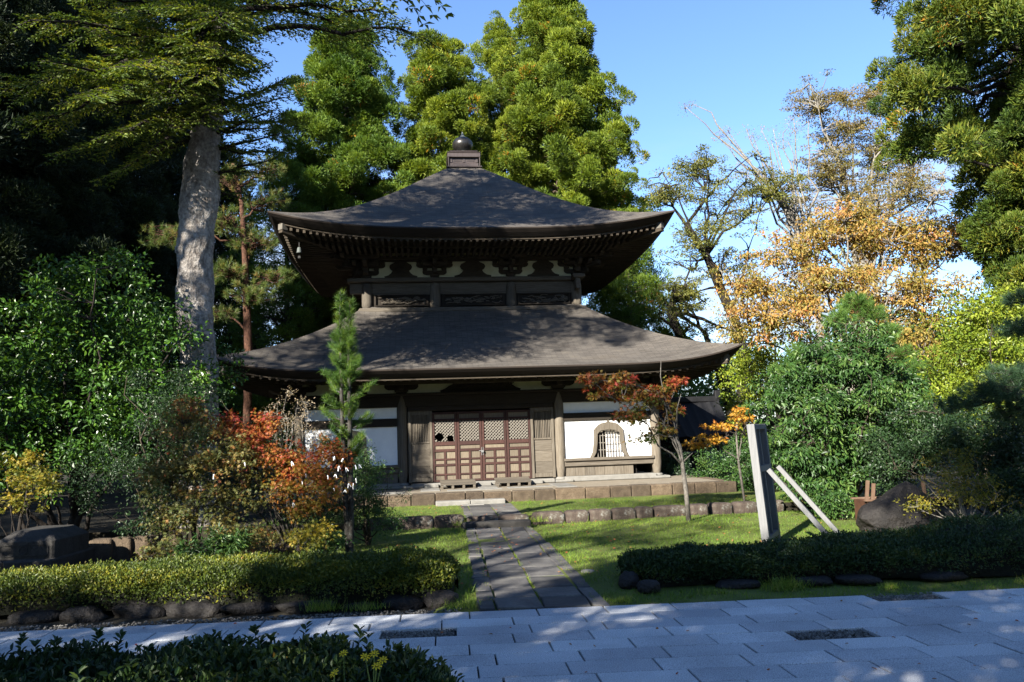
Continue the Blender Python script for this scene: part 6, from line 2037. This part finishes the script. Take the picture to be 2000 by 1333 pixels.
# tufts at the hedge feet and the step ends
for (x, y, z, k, h) in ((2.55, 8.05, 0, 260, .17), (2.7, 8.1, 0, 160, .13), (1.9, 7.95, 0, 120, .08), (-1.9, 7.85, 0, 220, .14), (-1.5, 7.8, 0, 140, .1), (-.55, 7.75, 0, 160, .1), (-.98, 14.2, .05, 120, .13), (.34, 14.35, .05, 140, .14), (-1.2, 17.35, .11, 120, .1), (-.62, 14.52, .1, 70, .1), (.15, 17.4, .11, 80, .08), (3.6, 7.95, 0, 120, .08), (5.0, 7.95, 0, 140, .09), (.95, 7.75, 0, 140, .07)):
    D = np.stack([g.normal(0, .5, k), g.normal(0, .5, k), np.ones(k)], -1)
    leaves(lb, np.stack([x + g.normal(0, .09, k), y + g.normal(0, .05, k), np.full(k, z - .01)], -1), D, g.normal(size=(k, 3)), h * g.uniform(.5, 1.1, k), .006, .3 + .7 * g.random(k), "blade")
stuff(lb.build("lawn_grass", MAT["grass"]), "short bright grass of the lawn on both sides of the path", "grass")
lb = MB()
n = 520
X = g.uniform(-2, 6.2, n); Y = g.uniform(8.5, 17.2, n)
X = np.concatenate([X, g.uniform(-5.6, -4.0, 260)]); Y = np.concatenate([Y, g.uniform(10.6, 12.0, 260)]); n = len(X)
Z = np.where(Y > kerb_y(X) + .12, .135, .03) * np.where(X < -3.9, .6, 1)
leaves(lb, np.stack([X, Y, Z], -1), np.stack([g.normal(size=n), g.normal(size=n), g.normal(0, .2, n)], -1), np.array((0, 0, 1.0)) + g.normal(size=(n, 3)) * .3, g.uniform(.03, .055, n), .045, g.random(n), "maple")
n = 70
leaves(lb, np.stack([g.uniform(-4, 5, n), g.uniform(4.6, 7.5, n), np.full(n, .012)], -1), np.stack([g.normal(size=n), g.normal(size=n), g.normal(0, .15, n)], -1), np.array((0, 0, 1.0)) + g.normal(size=(n, 3)) * .3, g.uniform(.018, .04, n), .025, g.random(n), "leaf6")
stuff(lb.build("fallen_leaves", MAT["lf_fallen"]), "scattered fallen red and brown leaves on the lawn, the bank and the pavement", "leaves")

# ------------------------------------------------------------------ trees behind the viewer, whose shade falls across the garden
def shade_tree(label, x, y, ells, n, seed, leaf=.13, lf="lf_wood", nleaf=40, crad=.5):
    broad_tree("shade_tree", label, "tree", (x, y, 0), ells, n, nleaf, crad, leaf, leaf * .55, "leaf4", lf, "bark_dark", .2, None, "shade trees around the viewer", seed, .6, .2, 8, .5, .2, twig=.2)


shade_tree("leafy tree well to the left behind the viewer", -10.5, -3, [((-10.3, -3, 5.0), (2.0, 1.6, 1.7))], 260, 601, .19)
shade_tree("leafy tree to the left behind the viewer, shading the foreground hedge", -7, -3.2, [((-6.9, -3.0, 5.6), (1.9, 1.5, 2.0)), ((-8.7, -3, 7.4), (1.0, .9, .8))], 330, 602, .19, nleaf=46)
shade_tree("leafy tree close behind the viewer, shading the granite pavement", -3.6, -3.4, [((-3.8, -3.1, 5.7), (1.9, 1.5, 2.1)), ((-5.4, -3, 7.6), (1.4, 1, .7))], 380, 603, .19, nleaf=46)
shade_tree("tall leafy tree behind the viewer, shading the boulder and the dark pine", -1.2, -3.2, [((-1.1, -3, 5.8), (1.5, 1.4, 2.0)), ((-2.7, -3, 7.7), (1.5, 1.0, .8)), ((-2.4, -3, 9.9), (1.3, 1.1, 1.2)), ((-.4, -3, 12), (1.7, 1.2, 2.0)), ((.9, -2.6, 8), (1.5, 1.2, 1.8)), ((1.2, -2.8, 5.0), (1.6, 1.4, 1.7))], 900, 604, .17)
shade_tree("low leafy tree left of the viewer, shading the plinth and the olive maple", -9.6, 4.8, [((-8.75, 5, 5.4), (.75, .8, .85)), ((-8.8, 5, 3.1), (.7, .6, .45))], 130, 605)
shade_tree("very tall tree left of the viewer, shading the hall's upper roof", -14, 4.6, [((-12.6, 5, 17.6), (2.6, 2.0, 1.9)), ((-9.4, 5, 17.9), (2.4, 2.0, 1.7)), ((-11, 5, 20), (2.6, 2, 1.5)), ((-12.7, 5, 10.5), (1.1, .8, 1.0)), ((-7.9, 5, 14.2), (1.8, 1.2, .9)), ((-10.6, 5, 14.5), (2.6, 1.5, 1.3)), ((-13.4, 5, 12.6), (1.5, 1, 1.1))], 780, 606, .16)
shade_tree("tall thin-leaved tree behind the viewer, dappling the lawn", -8.6, -3.4, [((-8.0, -3, 9.6), (1.7, 1.0, 1.5)), ((-11.0, -3, 9.4), (1.6, 1.0, 1.5)), ((-9.0, -3, 12.3), (2.6, 1.0, .9))], 230, 607, nleaf=30, crad=.42)
# unseen trees added at the sides and back to dim the ambient light
for i, (x, y, z, r_) in enumerate(((-20, 2, 9, 5.5), (-21, 12, 9, 5.5), (-23, 22, 9, 5.5), (17, -4, 9, 5.5), (17.5, 5, 9, 5.0), (8, -9, 8, 5.0), (-18, -18, 6, 5.5), (-8, -20, 6, 5.5), (2, -19, 6, 5.5), (13, -16, 8, 6), (-22, -9, 6.5, 5.5))):
    shade_tree(["wood tree left of the viewer", "wood tree far left of the viewer", "wood tree far left beside the garden", "wood tree right of the viewer", "wood tree right of the garden", "wood tree behind the viewer's right shoulder", "wood tree far behind on the left", "wood tree far behind the viewer", "wood tree straight behind the viewer", "wood tree far behind on the right", "wood tree behind the viewer's left shoulder"][i] + ", unseen, added to cut skylight", x, y, [((x, y, z), (r_, r_ * .8, z * .92))], 420, 620 + i, .34, "lf_dark", 26, .7)
